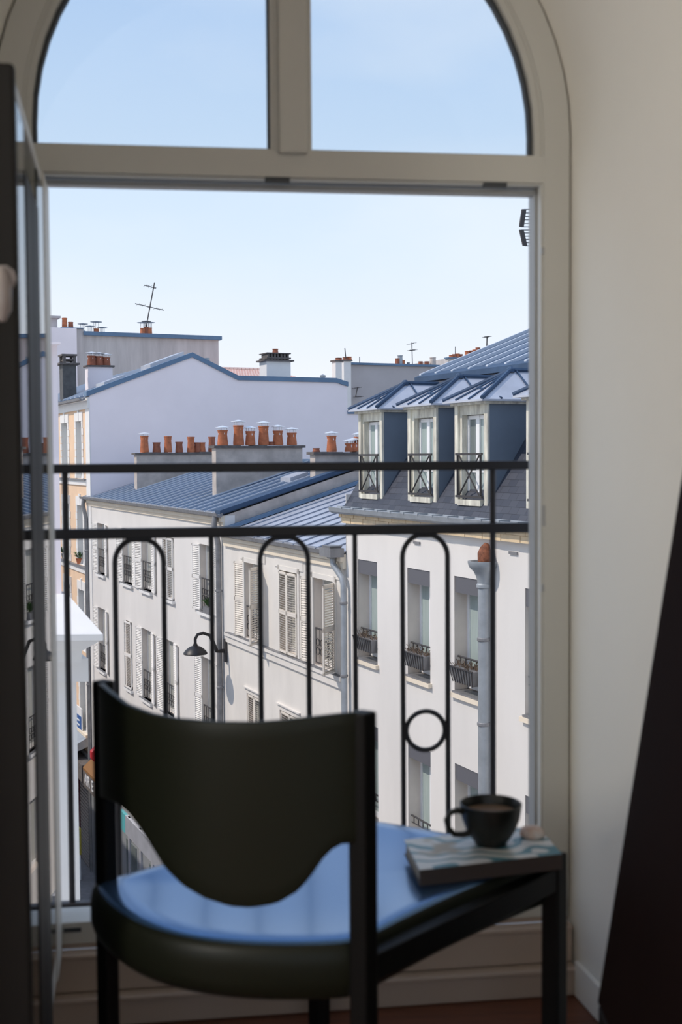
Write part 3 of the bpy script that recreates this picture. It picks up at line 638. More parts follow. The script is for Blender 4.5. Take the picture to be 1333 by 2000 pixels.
q.box(ST, D0 + 2.95, D0 + 3.85, q1_, t1x, z_ + .10, z_ + .16); q.box(ST, D0 + 2.95, D0 + 3.85, q1_, t1x, z_ + .30, z_ + .34); q.build('chimney_cap', M_cap, st)
q = MB(); pot_mb(q, ST(D0 + 3.3, (q1_ + t1x) / 2 - .02, z_ + .3), .13, .22); q.build('chimney_pot', M_terra2, st)
c = ST(D0 + 3, cross(631, 740, D0 + 3)[0], 3.8); q = MB(); q.lathe(c, [(.10, 0), (.10, .55), (.12, .56), (.12, .62), (.02, .66)], 12); q.build('vent_pipe', M_zing, bD, smooth=True)
# flower pots on the peach house sill
for px, py, lb, sd_, mt in ((152, 1097, 'terracotta pot of trailing plant on the right sill of the peach house', 5, M_terra), (123, 1090, 'dark pot with grey-green plant on the left sill of the peach house', 6, M_gut)):
    s_, z = fac(px, py, -.02); plant('potted_plant', ST(s_, .02, -2.78), .55, .32, mt, M_plant, lb, False, sd_)
# ground floor shops under D
q = MB(); q.box(ST, D0, D1, -.08, 0, ZST, -9.6, 0); q.box(ST, D0, D1, -.5, 0, -10.35, -9.75, 1)
q.build('shop_front', [M_shop, M_cap], bD)
for a, b in ((43.05, 44.35), (44.95, 46.6), (47.2, 49)):
    n = 26; q = MB()
    for k in range(n):
        z0 = ZST + .2 + 3.3 * k / n; q.box(ST, a, b, -.13, -.07, z0, z0 + 3.3 / n * .72)
    q.build('roller_shutter', M_shutm, bD)
q = MB(); q.box(ST, 44.4, 44.9, -.2, -.08, ZST + .14, -10.35); q.build('shop_pilaster', M_maroon, bD)
q = MB(); q.prism([ST(44.2, -.5, -9.9), ST(44.2, -1.3, -10.3), ST(44.2, -1.3, -10.36), ST(44.2, -.5, -10.0)], [ST(47.5, -.5, -9.9), ST(47.5, -1.3, -10.3), ST(47.5, -1.3, -10.36), ST(47.5, -.5, -10.0)]); q.build('awning', M_brn, bD)
q = MB(); q.prism([ST(43.2, 0, -8.95), ST(43.2, -1.5, -9.7), ST(43.2, -1.5, -9.8), ST(43.2, 0, -9.3)], [ST(50, 0, -8.95), ST(50, -1.5, -9.7), ST(50, -1.5, -9.8), ST(50, 0, -9.3)]); q.box(ST, 43.2, 50, -.14, 0, -9.0, -8.9, 1); q.build('canopy', [M_zing, M_cream2], bD)
def text(body, parent, origin, right, up, size, m_, name='lettering', ext=.01):
    c = bpy.data.curves.new('t', 'FONT'); c.body = body; c.size = size; c.extrude = ext
    o = bpy.data.objects.new('t', c); sc.collection.objects.link(o)
    me = bpy.data.meshes.new_from_object(o.evaluated_get(bpy.context.evaluated_depsgraph_get())); bpy.data.objects.remove(o)
    me.name = name; nrm = right.cross(up)
    me.transform(Matrix(((right.x, up.x, nrm.x, 0), (right.y, up.y, nrm.y, 0), (right.z, up.z, nrm.z, 0), (0, 0, 0, 1))))
    me.materials.clear(); me.materials.append(m_)
    ob = bpy.data.objects.new(name, me); sc.collection.objects.link(ob); ob.parent = parent; ob.location = V(origin) - V(parent['wl']); ob['wl'] = tuple(origin); return ob
q = MB(); q.box(ST, 39.0, 42.28, -.46, -.07, -10.45, -9.90); q.build('shop_fascia', M_cap, bC)
q = MB(); q.prism([ST(39.0, -.06, -9.45), ST(39.0, -.46, -9.80), ST(39.0, -.46, -9.89), ST(39.0, -.06, -9.89)], [ST(42.28, -.06, -9.45), ST(42.28, -.46, -9.80), ST(42.28, -.46, -9.89), ST(42.28, -.06, -9.89)]); q.build('awning', M_brn, bC)
text('AIR  E', bC, ST(42.0, -.475, -10.30), -US, ZZ, .52, M_pvc)
# projecting blue and white sign, red shop sign
sg = empty('shop_sign', ST(44.4, -.4, -9.1)); tag(sg, 'small blue and white notice board fixed to the peach house above the canopy', 'sign')
f3 = lambda a, b, z: ST(44.0 + a, -.06 + b, -9.05 + z)
q = MB(); q.box(f3, 0, 1.7, -.05, 0, 0, .95); q.build('board', M_pvc, sg); q = MB(); q.box(f3, .02, 1.68, -.06, -.05, .17, .66); q.build('blue_band', M_navy, sg)
q = MB()
for z in (.28, .45): q.box(f3, .3, .85, -.065, -.06, z, z + .06); q.box(f3, .95, 1.5, -.065, -.06, z, z + .06)
q.build('printed_lines', M_pvc, sg); text('nego', sg, f3(1.6, -.055, .70), -US, ZZ, .34, M_blk)
sg = empty('hanging_sign', ST(39.55, -.5, -9.1)); tag(sg, 'red lozenge shop sign projecting over the pavement below the canopy', 'sign')
f4 = lambda a, b, z: ST(39.5 + a, b, z); pr = [(-.35, -8.50), (-.62, -8.48), (-.78, -8.62), (-.78, -8.86), (-.62, -9.02), (-.35, -8.98)]
q = MB(); q.prism([f4(0, b, z) for b, z in pr], [f4(.25, b, z) for b, z in pr]); q.build('lozenge', M_red, sg, bevel=.03)
q = MB(); q.tube([f4(.12, 0, -8.75), f4(.12, -.4, -8.75)], .03, 6); q.build('bracket', M_iron2, sg)
q = MB(); q.box(ST, 42.0, 42.3, -.86, -.62, -12.85, -11.9); q.box(ST, 42.02, 42.28, -.84, -.64, ZST + .14, -12.85, 1); tag(q.build('display_board', [M_yel, M_pvc], bevel=.02), 'yellow display board on the pavement outside the shuttered shop', 'board')
# parked cars, seen in the gap beside the pier
def car(c, label):
    o = empty('parked_car', c); tag(o, label, 'car', 'parked cars in the street')
    f = lambda a, b, z: c + US * a + NS * b + ZZ * z
    body = [(-2.0, .30), (-2.05, .75), (-1.9, .95), (-1.2, 1.02), (-.75, 1.42), (.6, 1.45), (1.35, 1.0), (2.0, .85), (2.1, .5), (2.05, .28)]
    q = MB(); w = .85
    q.strip([[f(a, -w * (1 - .18 * (z > 1.1)), z) for a, z in body], [f(a, w * (1 - .18 * (z > 1.1)), z) for a, z in body]], caps=True); q.build('body', M_blk, o, bevel=.05)
    for x in (-1.3, 1.3):
        for y in (-.8, .8):
            q = MB(); q.tube([f(x, y - .1, .32), f(x, y + .1, .32)], .32, 18); q.build('wheel', M_cap, o, smooth=True)
    for y in (-.62, .62):
        q = MB(); q.box(f, -2.08, -1.98, y - .18, y + .18, .70, .88); q.build('tail_light', M_red, o)
    q = MB(); q.box(f, -2.09, -2.03, -.26, .26, .45, .56); q.build('number_plate', M_pvc, o)
    q = MB(); q.add([f(-1.25, -.66, 1.03), f(-1.25, .66, 1.03), f(-.82, .6, 1.38), f(-.82, -.6, 1.38)], [(0, 1, 2, 3)]); q.v = [p - US * .02 for p in q.v]; q.build('rear_window', M_gdark, o)
for k, s_ in enumerate((38.6, 43.6)): car(ST(s_, -2.70, ZST), ('black car parked nearest in the street below, beside the white pier', 'black car parked behind the nearer one in the street below')[k])

# ---------------------------------------------------------------- far buildings
# E : tall grey wall behind the peach house
sE = 68.0
def P3(px, py, s): t, z = cross(px, py, s); return t, z
bE = empty('grey_walled_block', ST(sE + 5, 5, ZST)); tag(bE, 'tall streaked grey party wall with a leaning aerial, behind the peach house', 'building')
ta, za = P3(92, 642, sE); tm, zm = P3(147, 642, sE); tb, zb_ = P3(163, 655, sE); tz, zz_ = P3(427, 661, sE)
q = MB(); q.box(ST, sE, sE + 9, tm, tz, ZST, zb_); q.box(ST, sE - .01, sE + 4, tm, tb, zb_ - 1, zm); q.build('wall', M_greyw, bE)
q = MB(); q.box(ST, sE - .35, sE + 8, ta - 3, tm, ZST, zm); q.build('side_wall', M_lav, bE)
q = MB(); q.box(ST, sE - .2, sE + 9.2, tb, tz + .15, zb_, zb_ + .22); q.box(ST, sE - .1, sE + .4, tm - .8, tb, zm, zm + .06); q.build('coping', M_lead, bE)
q = MB(); a_, c_ = P3(99, 645, sE); b_, d_ = P3(119, 620, sE); q.box(ST, sE + .5, sE + 3, a_, b_ - .1, c_ - .5, d_); q.box(ST, sE + .3, sE + 3.2, a_ - .3, b_ + .05, d_, d_ + .12); q.build('roof_housing', [M_greyw2], bE)
def small_pots(par, s, base_z, lst):
    for px, py, w, mt, cowl in lst:
        t, z = cross(px, py, s); h = max(.15, z - base_z)
        q = MB(); q.lathe(ST(s, t, base_z - .03), [(w / 2, 0), (w / 2 * .85, h * .9), (w / 2 * .95, h * .92), (w / 2 * .95, h), (w * .3, h)], 10); po = q.build('chimney_pot', mt, par, smooth=True)
        if cowl:
            q = MB(); cowl_mb(q, ST(s, t, base_z + h), w / 2, cowl, disc=2.0); q.build('chimney_cowl', M_zing, po)
small_pots(bE, sE + .5, zm, ((126, 620, .32, R_, 0), (138, 628, .32, D_, 0)))
small_pots(bE, sE + 1, zb_ + .15, ((162, 645, .3, M_zing, .35), (176, 648, .28, M_zing, .3), (188, 641, .34, R_, .35), (200, 649, .3, M_zing, .25)))
small_pots(bE, sE + 1, zb_ + .15, ((279, 640, .34, R_, .28), (286, 638, .3, D_, .3), (292, 639, .34, R_, .26)))
def antenna(label, s, pts, bars, r=.035):
    base = ST(s, *cross(*pts[0], s)); o = empty('tv_aerial', base); tag(o, label, 'aerial', 'television aerials on the far roofs')
    q = MB(); q.tube([ST(s, *cross(x, y, s)) for x, y in pts], r, 6); q.build('mast', M_iron2, o)
    for x0, y0, x1, y1 in bars:
        p, r_ = ST(s, *cross(x0, y0, s)), ST(s, *cross(x1, y1, s)); q = MB(); q.tube([p, r_], r * .7, 5)
        for k in range(5): c = p.lerp(r_, (k + .5) / 5); q.tube([c - US * .4, c + US * .4], r * .3, 4)
        q.build('boom', M_iron2, o)
antenna('tall leaning aerial with two crossbars on the streaked grey wall at left', sE + 1, [(284, 648), (302, 552)], [(282, 557, 305, 563), (264, 593, 320, 606)])
# F : red tiled roof
sF = 60.0
bF = empty('red_tiled_house', ST(sF + 4, 8, ZST)); tag(bF, 'house with a red clay tiled roof just showing over the lilac gable', 'building')
ta, za = P3(436, 735, sF); tb, zb = P3(607, 738, sF); _, zr = P3(500, 716, sF)
q = MB(); q.box(ST, sF, sF + 8, ta, tb, ZST, za - .3); q.build('wall', M_white, bF)
vs = [ST(sF - .3, ta - .3, za - .35), ST(sF - .3, tb + .6, za - .35), ST(sF + 4, tb - .6, zr + .15), ST(sF + 4, ta + .1, zr + .15), ST(sF + 8, ta, za - .35), ST(sF + 8, tb, za - .35)]
q = MB(); q.add(vs, [(0, 1, 2, 3), (3, 2, 5, 4), (1, 5, 2), (0, 3, 4)], uv=[(0, 0), (9, 0), (8.4, 4.4), (.3, 4.4), (0, 0), (1, 0)]); q.build('tiled_roof', M_rtile, bF)
q = MB(); p0, p1 = vs[3], vs[2]
for k in range(18): a = p0.lerp(p1, k / 18); b = p0.lerp(p1, (k + .9) / 18); q.tube([a, b], .11, 6)
q.build('ridge_tiles', M_rtile, bF)
# G : dull grey wall, centre right
sG = 62.0
bG = empty('flat_grey_block', ST(sG + 5, 16, ZST)); tag(bG, 'plain dark grey block wall left of the dormer roofs in the distance', 'building')
ta, za = P3(678, 712, sG); tb, zb = P3(858, 714, sG)
q = MB(); q.box(ST, sG, sG + .9, ta, tb, ZST, za); q.build('wall', M_greyw2, bG); q = MB(); q.box(ST, sG - .15, sG + 1, ta - .05, tb, za, za + .12); q.build('coping', M_lead, bG)
small_pots(bG, sG + .5, za + .1, ((777, 699, .3, D_, 0), (782, 693, .32, M_zing, 0), (787, 703, .3, R_, 0), (822, 705, .3, D_, 0), (834, 705, .3, D_, 0), (846, 697, .4, M_conc, 0), (798, 707, .2, M_gut, 0)))
t0_, z_ = P3(656, 706, sG - 2); t1x, _ = P3(668, 706, sG - 2)
chimney(bG, sG - 2, t0_, t1x, 2, z_, .5, body=M_white, pots=((662, 699, .4, 0, D_),))
t0_, z_ = P3(672, 705, sG - 1); t1x, _ = P3(686, 705, sG - 1)
chimney(bG, sG - 1, t0_, t1x, 2, z_, .5, body=M_white, pots=((675, 698, .34, 0, D_), (682, 697, .34, 0, R_)))
antenna('short thin aerial above the two white chimneys at centre', sG - 1, [(676, 700), (674, 680)], [], .03)
antenna('small straight rod aerial on the left of the flat grey block', sG + 1, [(703, 713), (703, 697)], [], .03)
antenna('tall mast aerial standing on the flat grey block', sG + .5, [(806, 713), (805, 669)], [(800, 672, 809, 670), (801, 684, 811, 684)], .03)
antenna('low bracket aerial half way down the flat grey block', sG - .4, [(695, 775), (699, 756)], [(693, 758, 702, 757), (695, 775, 706, 775)], .03)
# H : distant chimney row beyond the upper zinc roof
sH = 72.0
bH = empty('distant_chimney_house', ST(sH + 4, 22, ZST)); tag(bH, 'distant house with a long row of chimney pots behind the upper zinc roof', 'building')
ta, za = P3(876, 700, sH); tb, zb = P3(1020, 690, sH)
q = MB(); q.box(ST, sH, sH + 6, ta, tb + 6, ZST, za); q.build('wall', M_greyw, bH)
q = MB(); q.box(ST, sH - .1, sH + .4, ta - .1, tb + 6, za, za + .08); q.build('coping', M_lead, bH)
small_pots(bH, sH + .3, za, tuple((x, y, .36, (R_, D_)[i % 2], 0) for i, (x, y) in enumerate(((882, 693), (888, 691), (894, 690), (900, 691), (913, 685), (921, 684), (928, 682), (934, 678), (941, 683), (948, 684)))) + tuple((x, y, .34, D_, .2) for x, y in ((962, 680), (970, 678), (978, 676), (985, 675))))
antenna('aerial with a flat head among the distant pots above the zinc roof', sH + .3, [(951, 690), (952, 657)], [(947, 658, 956, 658)], .045)
antenna('faint thin aerial over the distant chimney row', sH + .3, [(890, 692), (890, 677)], [], .03)
# rows behind everything
bg_ = MB(); bg_.box(ST, 95, 100, -8, 60, ZST, 1.5); tag(bg_.build('distant_block', M_greyw2), 'low distant block closing the view behind the roofs', 'building')
# big comb aerial at the right, mast standing on the zinc roof
sA = 13.0; tA = hit(1060, 660, US * sA, US).dot(NS) - DF; zA = ZB + KU * (tA - TB)
o = empty('comb_aerial', ST(sA, tA, zA)); tag(o, 'large comb-shaped television aerial cut off by the right window frame', 'aerial')
q = MB(); q.tube([ST(sA, tA, zA), ST(sA, tA, hit(1060, 400, US * sA, US).z)], .025, 8); q.build('mast', M_gut, o)
q = MB()
for x0, y0, x1, y1 in ((1024, 409, 1019, 443), (1019, 449, 1026, 480)):
    p, r_ = ST(sA, *cross(x0, y0, sA)), ST(sA, *cross(x1, y1, sA)); q.box(lambda a, b, c: p.lerp(r_, a) + US * b + NS * c, 0, 1, -.012, .012, -.03, .03)
q.build('reflector', M_iron2, o)
q = MB()
for x0, y0, x1, y1 in ((1024, 409, 1019, 443), (1019, 449, 1026, 480)):
    for k in range(6):
        f_ = k / 5; p = ST(sA, *cross(x0 + (x1 - x0) * f_, y0 + (y1 - y0) * f_, sA)); e_ = ST(sA, *cross(1062, y0 + (y1 - y0) * f_, sA)); q.tube([p, e_], .006, 4)
q.build('element', M_gut, o)

# ---------------------------------------------------------------- white pier building at left
def lx(px, y): return (px - 666.5) / F * y
def lz(py, y): return hit(600, py, V((0, y, 0)), V((0, 1, 0))).z
yp = 6.0
pb = empty('white_pier_house', (-3, 8, ZST)); tag(pb, 'sunlit white neighbouring house with a corniced pier, just outside the window at left', 'building')
def XB(x, y, z): return V((x - (y - yp) * .44, y, z))
xr = lx(143, yp)
q = MB(); q.box(XB, -9, xr, yp, yp + 7, ZST, lz(1300, yp)); q.build('pier', M_white, pb)
q = MB(); q.box(XB, -9, lx(117, yp + .6) + .264, yp + .6, yp + 7, lz(1212, yp + .6) - .1, lz(672, yp + .6)); q.box(XB, -9, lx(124, yp + .5) + .22, yp + .5, yp + 7, lz(672, yp + .6), lz(668, yp + .6)); q.build('upper_wall', M_lav, pb)
zc_ = lz(1236, yp - .25)
prof = [(0, 0), (.0, -.03), (-.03, -.04), (-.06, -.06), (-.13, -.10), (-.135, -.155), (-.135, -.16), (-.2, -.16)]
q = MB(); xe = lx(197, yp - .25)
P0 = []; P1 = []
for dx, dz in prof: P0.append(V((-9, yp - .25 - dx, zc_ + dz))); P1.append(V((xe + dx, yp - .25 - dx, zc_ + dz)))
P2 = [V((xe + dx - 3.2, yp + 7, zc_ + dz)) for dx, dz in prof]
q.strip([P0, P1, P2], closed=False)
q.add([V((-9, yp - .25, zc_)), V((xe, yp - .25, zc_)), V((xe - 3.2, yp + 7, zc_)), V((lx(128, yp + .6), yp + .6, zc_ + .10)), V((-9, yp + .6, zc_ + .10)), V((lx(128, yp + .6) - 2.9, yp + 7, zc_ + .1))], [(0, 1, 3, 4), (1, 2, 5, 3)]); q.build('cornice', M_white, pb)
q = MB(); q.box(XB, -9, xr + .05, yp - .05, yp + 7, lz(1325, yp), zc_ - .15); q.build('frieze', M_white, pb)
# our own side of the street and our building outside the room
q = MB(); q.box(ST, 15, 110, -22, -9.0, ZST, -1.0); tag(q.build('near_side_terrace', M_fcream), 'low terrace on the near side of the street hidden beyond the white pier', 'building')

# ================================================================ ROOM
_, zsp = win(558, 250); ac = (win(75, 217)[0] + win(1033, 217)[0]) / 2; Ro = win(1113, 300)[0] - ac; Ri = win(1046, 270)[0] - ac
zsill = win(600, 1816)[1]; ztt = win(558, 292)[1]; ztb = win(558, 347)[1]
def arch_path(R, b, z0, inward=0, n=28):
    pts = [WN(ac - R, b, z0), WN(ac - R, b, zsp)]
    pts += [WN(ac - R * math.cos(math.pi * k / n), b, zsp + R * math.sin(math.pi * k / n)) for k in range(1, n)]
    pts += [WN(ac + R, b, zsp), WN(ac + R, b, z0)]; return pts
def ring(mb, R0, R1, b0, b1, z0, mi=0):
    a, b, c, d = arch_path(R0, b0, z0), arch_path(R1, b0, z0), arch_path(R1, b1, z0), arch_path(R0, b1, z0)
    mb.strip([a, b, c, d, a], mi, closed=False)
# wall with arched opening
def arch_wall(mb, b, R, x0, x1, ztop, mi=0):
    P = arch_path(R, b, 0); n = len(P)
    outer = []
    for p in P:
        a = (p - W0).dot(WA); z = p.z
        if z <= zsp + 1e-6: outer.append(WN(x0 if a < ac else x1, b, z))
        else:
            dx, dz = a - ac, z - zsp; k = min((x1 - ac) / abs(dx) if abs(dx) > 1e-6 else 1e9, (ztop - zsp) / dz if dz > 1e-6 else 1e9, ) if dx > 0 else min((ac - x0) / abs(dx) if abs(dx) > 1e-6 else 1e9, (ztop - zsp) / dz if dz > 1e-6 else 1e9)
            outer.append(WN(ac + dx * k, b, zsp + dz * k))
    mb.strip([P, outer], mi, closed=False)
def arch_wall2(mb, b, R, x0, x1, ztop, mi=0):
    arch_wall(mb, b, R, x0, x1, ztop, mi)
    for xx, s_ in ((x0, -1), (x1, 1)):                               # close the two top corners
        ang = math.atan2(ztop - zsp, abs(xx - ac))
        pass
TD = 0.95; SP = .07
w = MB(); arch_wall(w, .07, Ro - .02, -6, 6, 3.4)                    # outer face of the building
w.box(WN, -6, 6, .07, .30, -1.2, 0.02)
tag(w.build('wall_front', M_white), kind='structure')
# the alcove (vaulted reveal)
def tun(b):
    return arch_path(Ro + SP * (.07 - b) - .001, b, 0)
w = MB(); w.strip([tun(.07), tun(-.2), tun(-.5), tun(-TD)], closed=False); 
tag(w.build('wall_alcove', M_wall, smooth=True), kind='structure')
w = MB(); arch_wall(w, -TD, Ro + SP * (.07 + TD), -2.4, 2.4, 2.75); tag(w.build('wall_inner', M_wall), kind='structure')
RM = lambda a, b, z: WN(a, b, z)
w = MB()
for ar_ in ((-2.5, -2.4, -5, -3.6, 0, 2.8), (-2.5, -2.4, -1.6, -TD, 0, 2.8), (-2.5, -2.4, -3.6, -1.6, 0, .5), (-2.5, -2.4, -3.6, -1.6, 2.4, 2.8)): w.box(RM, *ar_)  # gap added in the left wall, out of view, for extra daylight
tag(w.build('wall_left', M_wall), kind='structure')
for nm, args in (('ceiling', (-2.5, 2.5, -5.0, .2, 2.75, 2.9)),):
    w = MB(); w.box(RM, *args); tag(w.build(nm, M_wall), kind='structure')
# right wall, then back wall with an unseen opening added to brighten the room
w = MB(); w.box(RM, 2.4, 2.5, -5, -TD, 0, 2.8); tag(w.build('wall_right', M_wall), kind='structure')
w = MB(); w.box(RM, -2.5, -1.9, -5.1, -5, 0, 2.8); w.box(RM, .9, 2.5, -5.1, -5, 0, 2.8); w.box(RM, -1.9, .9, -5.1, -5, 2.5, 2.8); w.box(RM, -1.9, .9, -5.1, -5, 0, .5)
tag(w.build('wall_back', M_wall), kind='structure')
fl = MB(); fl.box(RM, -2.5, 2.5, -5.0, .07, -.12, -.012); flo = tag(fl.build('floor', M_dark), kind='structure')
for k in range(44):                                                # floorboards along the window wall
    b0 = .06 - k * .115
    if b0 < -4.9: break
    x = -2.4 - (k * .37 % .9)
    w = MB(); w.box(RM, -2.39, 2.39, b0 - .112, b0, -.012, random.uniform(-.001, .0)); w.build('floorboard', M_wood, flo)
# boards below the window
aL, aR = ac - Ro, ac + Ro
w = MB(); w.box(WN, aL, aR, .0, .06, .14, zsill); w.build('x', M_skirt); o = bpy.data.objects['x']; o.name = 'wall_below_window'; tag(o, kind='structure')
w = MB(); w.box(WN, aL, aR, -.03, .0, .062, .136); w.box(WN, aL, aR, -.034, .0, .130, .140); tag(w.build('trim_1', M_skirt, bevel=.003), kind='structure')
w = MB(); w.box(WN, aL, aR, -.055, .0, 0, .056); w.box(WN, aL, aR, -.06, .0, .050, .060); tag(w.build('baseboard_front', M_skirt, bevel=.003), kind='structure')
w = MB()
def tw(b, off=0): return ac + Ro + SP * (.07 - b) - off
w.add([WN(tw(-.055, .002), -.055, 0), WN(tw(-TD, .002), -TD, 0), WN(tw(-TD, .002), -TD, .075), WN(tw(-.055, .002), -.055, .075),
       WN(tw(-.055, .014), -.055, 0), WN(tw(-TD, .014), -TD, 0), WN(tw(-TD, .014), -TD, .075), WN(tw(-.055, .014), -.055, .075)], [(0, 1, 2, 3), (4, 5, 6, 7), (3, 2, 6, 7), (0, 3, 7, 4), (1, 5, 6, 2), (0, 1, 5, 4)])
tag(w.build('baseboard_right', M_wall, bevel=.003), kind='structure')

# window: frame is the structure object, the rest its parts
wm = MB(); R63 = win(1062, 800)[0] - ac; R58 = win(1057, 800)[0] - ac
ring(wm, R63, Ro, -.005, .055, zsill)
# lower sill of frame
wm.box(WN, aL, aR, -.005, .055, zsill, zsill + .045)
W1 = wm.build('window_1', M_frame, bevel=.0025); tag(W1, kind='structure')
q = MB(); ring(q, R58, R63, .0, .02, zsill + .045); q.build('frame_bead', M_frame, W1)
q = MB(); q.box(WN, aL + .03, aR - .03, -.004, .05, ztb, ztt); q.box(WN, aL + .03, aR - .03, .0, .02, ztb - .004, ztb); q.build('transom', M_frame, W1, bevel=.003)
# stepped rebate under transom and on the right jamb (grey)
Rg = win(1038, 800, .09)[0] - ac
zr0 = win(558, 374, .06)[1]
q = MB(); q.box(WN, ac - R58, ac + R58, .02, .05, zr0 + .012, ztb); q.box(WN, ac - R58, ac + R58, .04, .07, zr0, ztb - .005); q.build('transom_rebate', M_rebate, W1)
q = MB()
for sg_ in (-1, 1):
    a0, a1 = sorted((ac + sg_ * Rg, ac + sg_ * R58)); q.box(WN, a0, a1, .045, .09, zsill + .04, ztb)
q.build('jamb_rebate', M_rebate, W1)
q = MB(); q.box(WN, ac - R58, ac + R58, .02, .12, zsill - .01, zsill + .03); q.build('sill_rebate', M_frame, W1)
# upper lunette sash: beads, gasket, mullion, panes
zl0 = ztt; Rb = win(1046, 270)[0] - ac; Rk = win(1039, 270)[0] - ac
q = MB(); ring(q, Rb, R63 + .002, .004, .05, zl0 - .002); q.build('arch_bead', M_frame, W1, bevel=.004)
q = MB(); ring(q, Rk, Rb + .003, .02, .04, zl0); q.box(WN, ac - Rk, ac + Rk, .02, .04, zl0, zl0 + .006); q.build('gasket', M_gask, W1)
am0 = win(524, 200)[0]; am1 = win(611, 200)[0]; zc = zsp + Rb - .002
q = MB(); q.box(WN, am0 + .004, am1 - .002, -.002, .05, zl0 - .01, zc); q.box(WN, am0 + .020, am1 - .012, -.016, .0, zl0 - .01, zc); q.build('mullion', M_frame, W1, bevel=.004)
q = MB(); q.box(WN, am0, am0 + .006, .015, .045, zl0, zc); q.build('mullion_gasket', M_gask, W1)
for a0, a1 in ((ac - Rb, am0 + .004), (am1 - .004, ac + Rb)):
    pts = []; n = 24
    for k in range(n + 1):
        a = a0 + (a1 - a0) * k / n; dz = math.sqrt(max(0, Rb * Rb - (a - ac) ** 2)); pts.append((a, zsp + dz))
    pts = [(a0, zl0)] + pts + [(a1, zl0)]
    q = MB(); q.prism([WN(a, .028, z) for a, z in pts], [WN(a, .032, z) for a, z in pts]); q.build('pane', M_glass, W1)
# latch keeps
for x0, x1, y in ((518, 566, 351), (945, 990, 361)):
    a0, z = win(x0, y); a1, _ = win(x1, y); q = MB(); q.box(WN, a0, a1, -.003, .01, z - .005, z + .006); q.build('latch_keep', M_gask, W1)
for x, y, h in ((1063, 1007, .022), (1061, 1148, .007), (1061, 490, .007)):
    a0, z = win(x, y); q = MB(); q.box(WN, a0 - .004, a0 + .002, -.006, .01, z - h, z + h); q.build('striker_plate', M_rebate, W1)
a0, z = win(125, 1815); q = MB(); q.box(WN, a0, a0 + .035, -.008, .0, z - .004, z + .004); q.build('drain_slot', M_gask, W1)
a0, z = win(1022, 1755)
q = MB(); q.box(WN, a0 - .10, a0 - .02, .0, .04, zsill + .045, zsill + .058); q.box(WN, a0 - .015, a0 + .03, .0, .05, zsill + .045, zsill + .06); q.tube([WN(a0 - .02, .03, zsill + .09), WN(a0 + .01, .03, zsill + .085)], .007, 8); q.build('bottom_lock', M_chrome, W1)
# casement leaf opened into the room, hinged at the left jamb
aH, hz = win(95, 368, -.01); H = WN(aH, -.01, 0); 
N_ = V((lx(44, 1.66), 1.66, 0)); LD = (N_ - H); LL = LD.length; LD.normalize(); LP = V((LD.y, -LD.x, 0))  # LP : to the room's left side
if LP.x > 0: LP = -LP
def LF(a, b, z): return H + LD * a + LP * b + ZZ * z
zl = zsill - .01
q = MB(); tk = .045
q.box(LF, 0, LL * .20, 0, tk, zl, hz); q.box(LF, .0, LL - .01, .004, tk, hz - .02, hz); q.box(LF, 0, LL - .01, .004, tk, zl, zl + .07)
cs = q.build('casement', M_frame, W1, bevel=.003)
q = MB(); q.box(LF, LL * .418, LL * .60, .0, tk, zl, hz - .10); q.box(LF, LL * .604, LL * .783, .0, tk, zl, hz - .10); q.build('meeting_stile', M_leafd, cs, bevel=.003)
q = MB(); q.box(LF, LL - .022, LL, 0, tk + .035, zl - .005, hz + .005); q.box(LF, LL - .03, LL + .004, tk + .03, tk + .11, zl - .005, hz + .002); q.build('closing_stile', M_leafd, cs, bevel=.006)
for a0, a1 in ((LL * .20, LL * .418), (LL * .783, LL - .022)):
    q = MB(); q.box(LF, a0, a1, .0015, .0055, zl + .07, hz - .035); q.build('casement_pane', M_glass, cs)
kz = lz(535, 1.55); q = MB(); c = V((lx(-6, 1.60), 1.62, kz))
q.tube([c, c + V((.02, -.03, 0)), c + V((.02, -.045, 0))], [.008, .008, .018], 10); q.lathe(c + V((.02, -.05, -.05)), [(.004, -.005), (.012, .01), (.013, .035), (.009, .055), (.004, .065)], 14); q.build('handle', M_porc, cs, smooth=True)
for zz_ in (zl + .12, (zl + hz) / 2, hz - .15):
    q = MB(); q.tube([LF(.004, tk + .006, zz_ - .04), LF(.004, tk + .006, zz_ + .04)], .007, 10); q.build('hinge', M_pvc, cs)

# ---------------------------------------------------------------- balcony railing
rb = .27
br = empty('balcony_railing', WN(ac, rb, .12)); tag(br, 'black wrought-iron balcony railing with hooped bars and rings outside the open window', 'railing')
def RP(px, py): a, z = win(px, py, rb); return a, z
def RW(a, z, d=0): return WN(a, rb + d, z)
aa, z1t = RP(560, 912); _, z2t = RP(560, 1037)
al_ = ac - Ro - .02; arr = ac + Ro + .06
ral, _ = RP(103, 917); rar = RP(1062, 905)[0]
q = MB(); q.box(WN, al_ - .02, rar, rb - .018, rb + .018, z1t - .0105, z1t + .0105); q.build('top_rail', M_iron, br, bevel=.003)
q = MB(); q.box(WN, al_ - .02, rar, rb - .014, rb + .014, z2t - .0115, z2t + .0115); q.build('middle_rail', M_iron, br, bevel=.003)
zb_r = .13; q = MB(); q.box(WN, al_ - .02, rar, rb - .012, rb + .012, zb_r - .009, zb_r + .009); q.build('bottom_rail', M_iron, br, bevel=.003)
def bar(px, zt, rad=.0062):
    a, _ = RP(px, 1000); q = MB(); q.tube([RW(a, zb_r), RW(a, zt)], rad, 10); q.build('baluster', M_iron, br, smooth=True)
for px in (128, 963): bar(px, z1t, .007)
for px in (412, 693): bar(px, z2t)
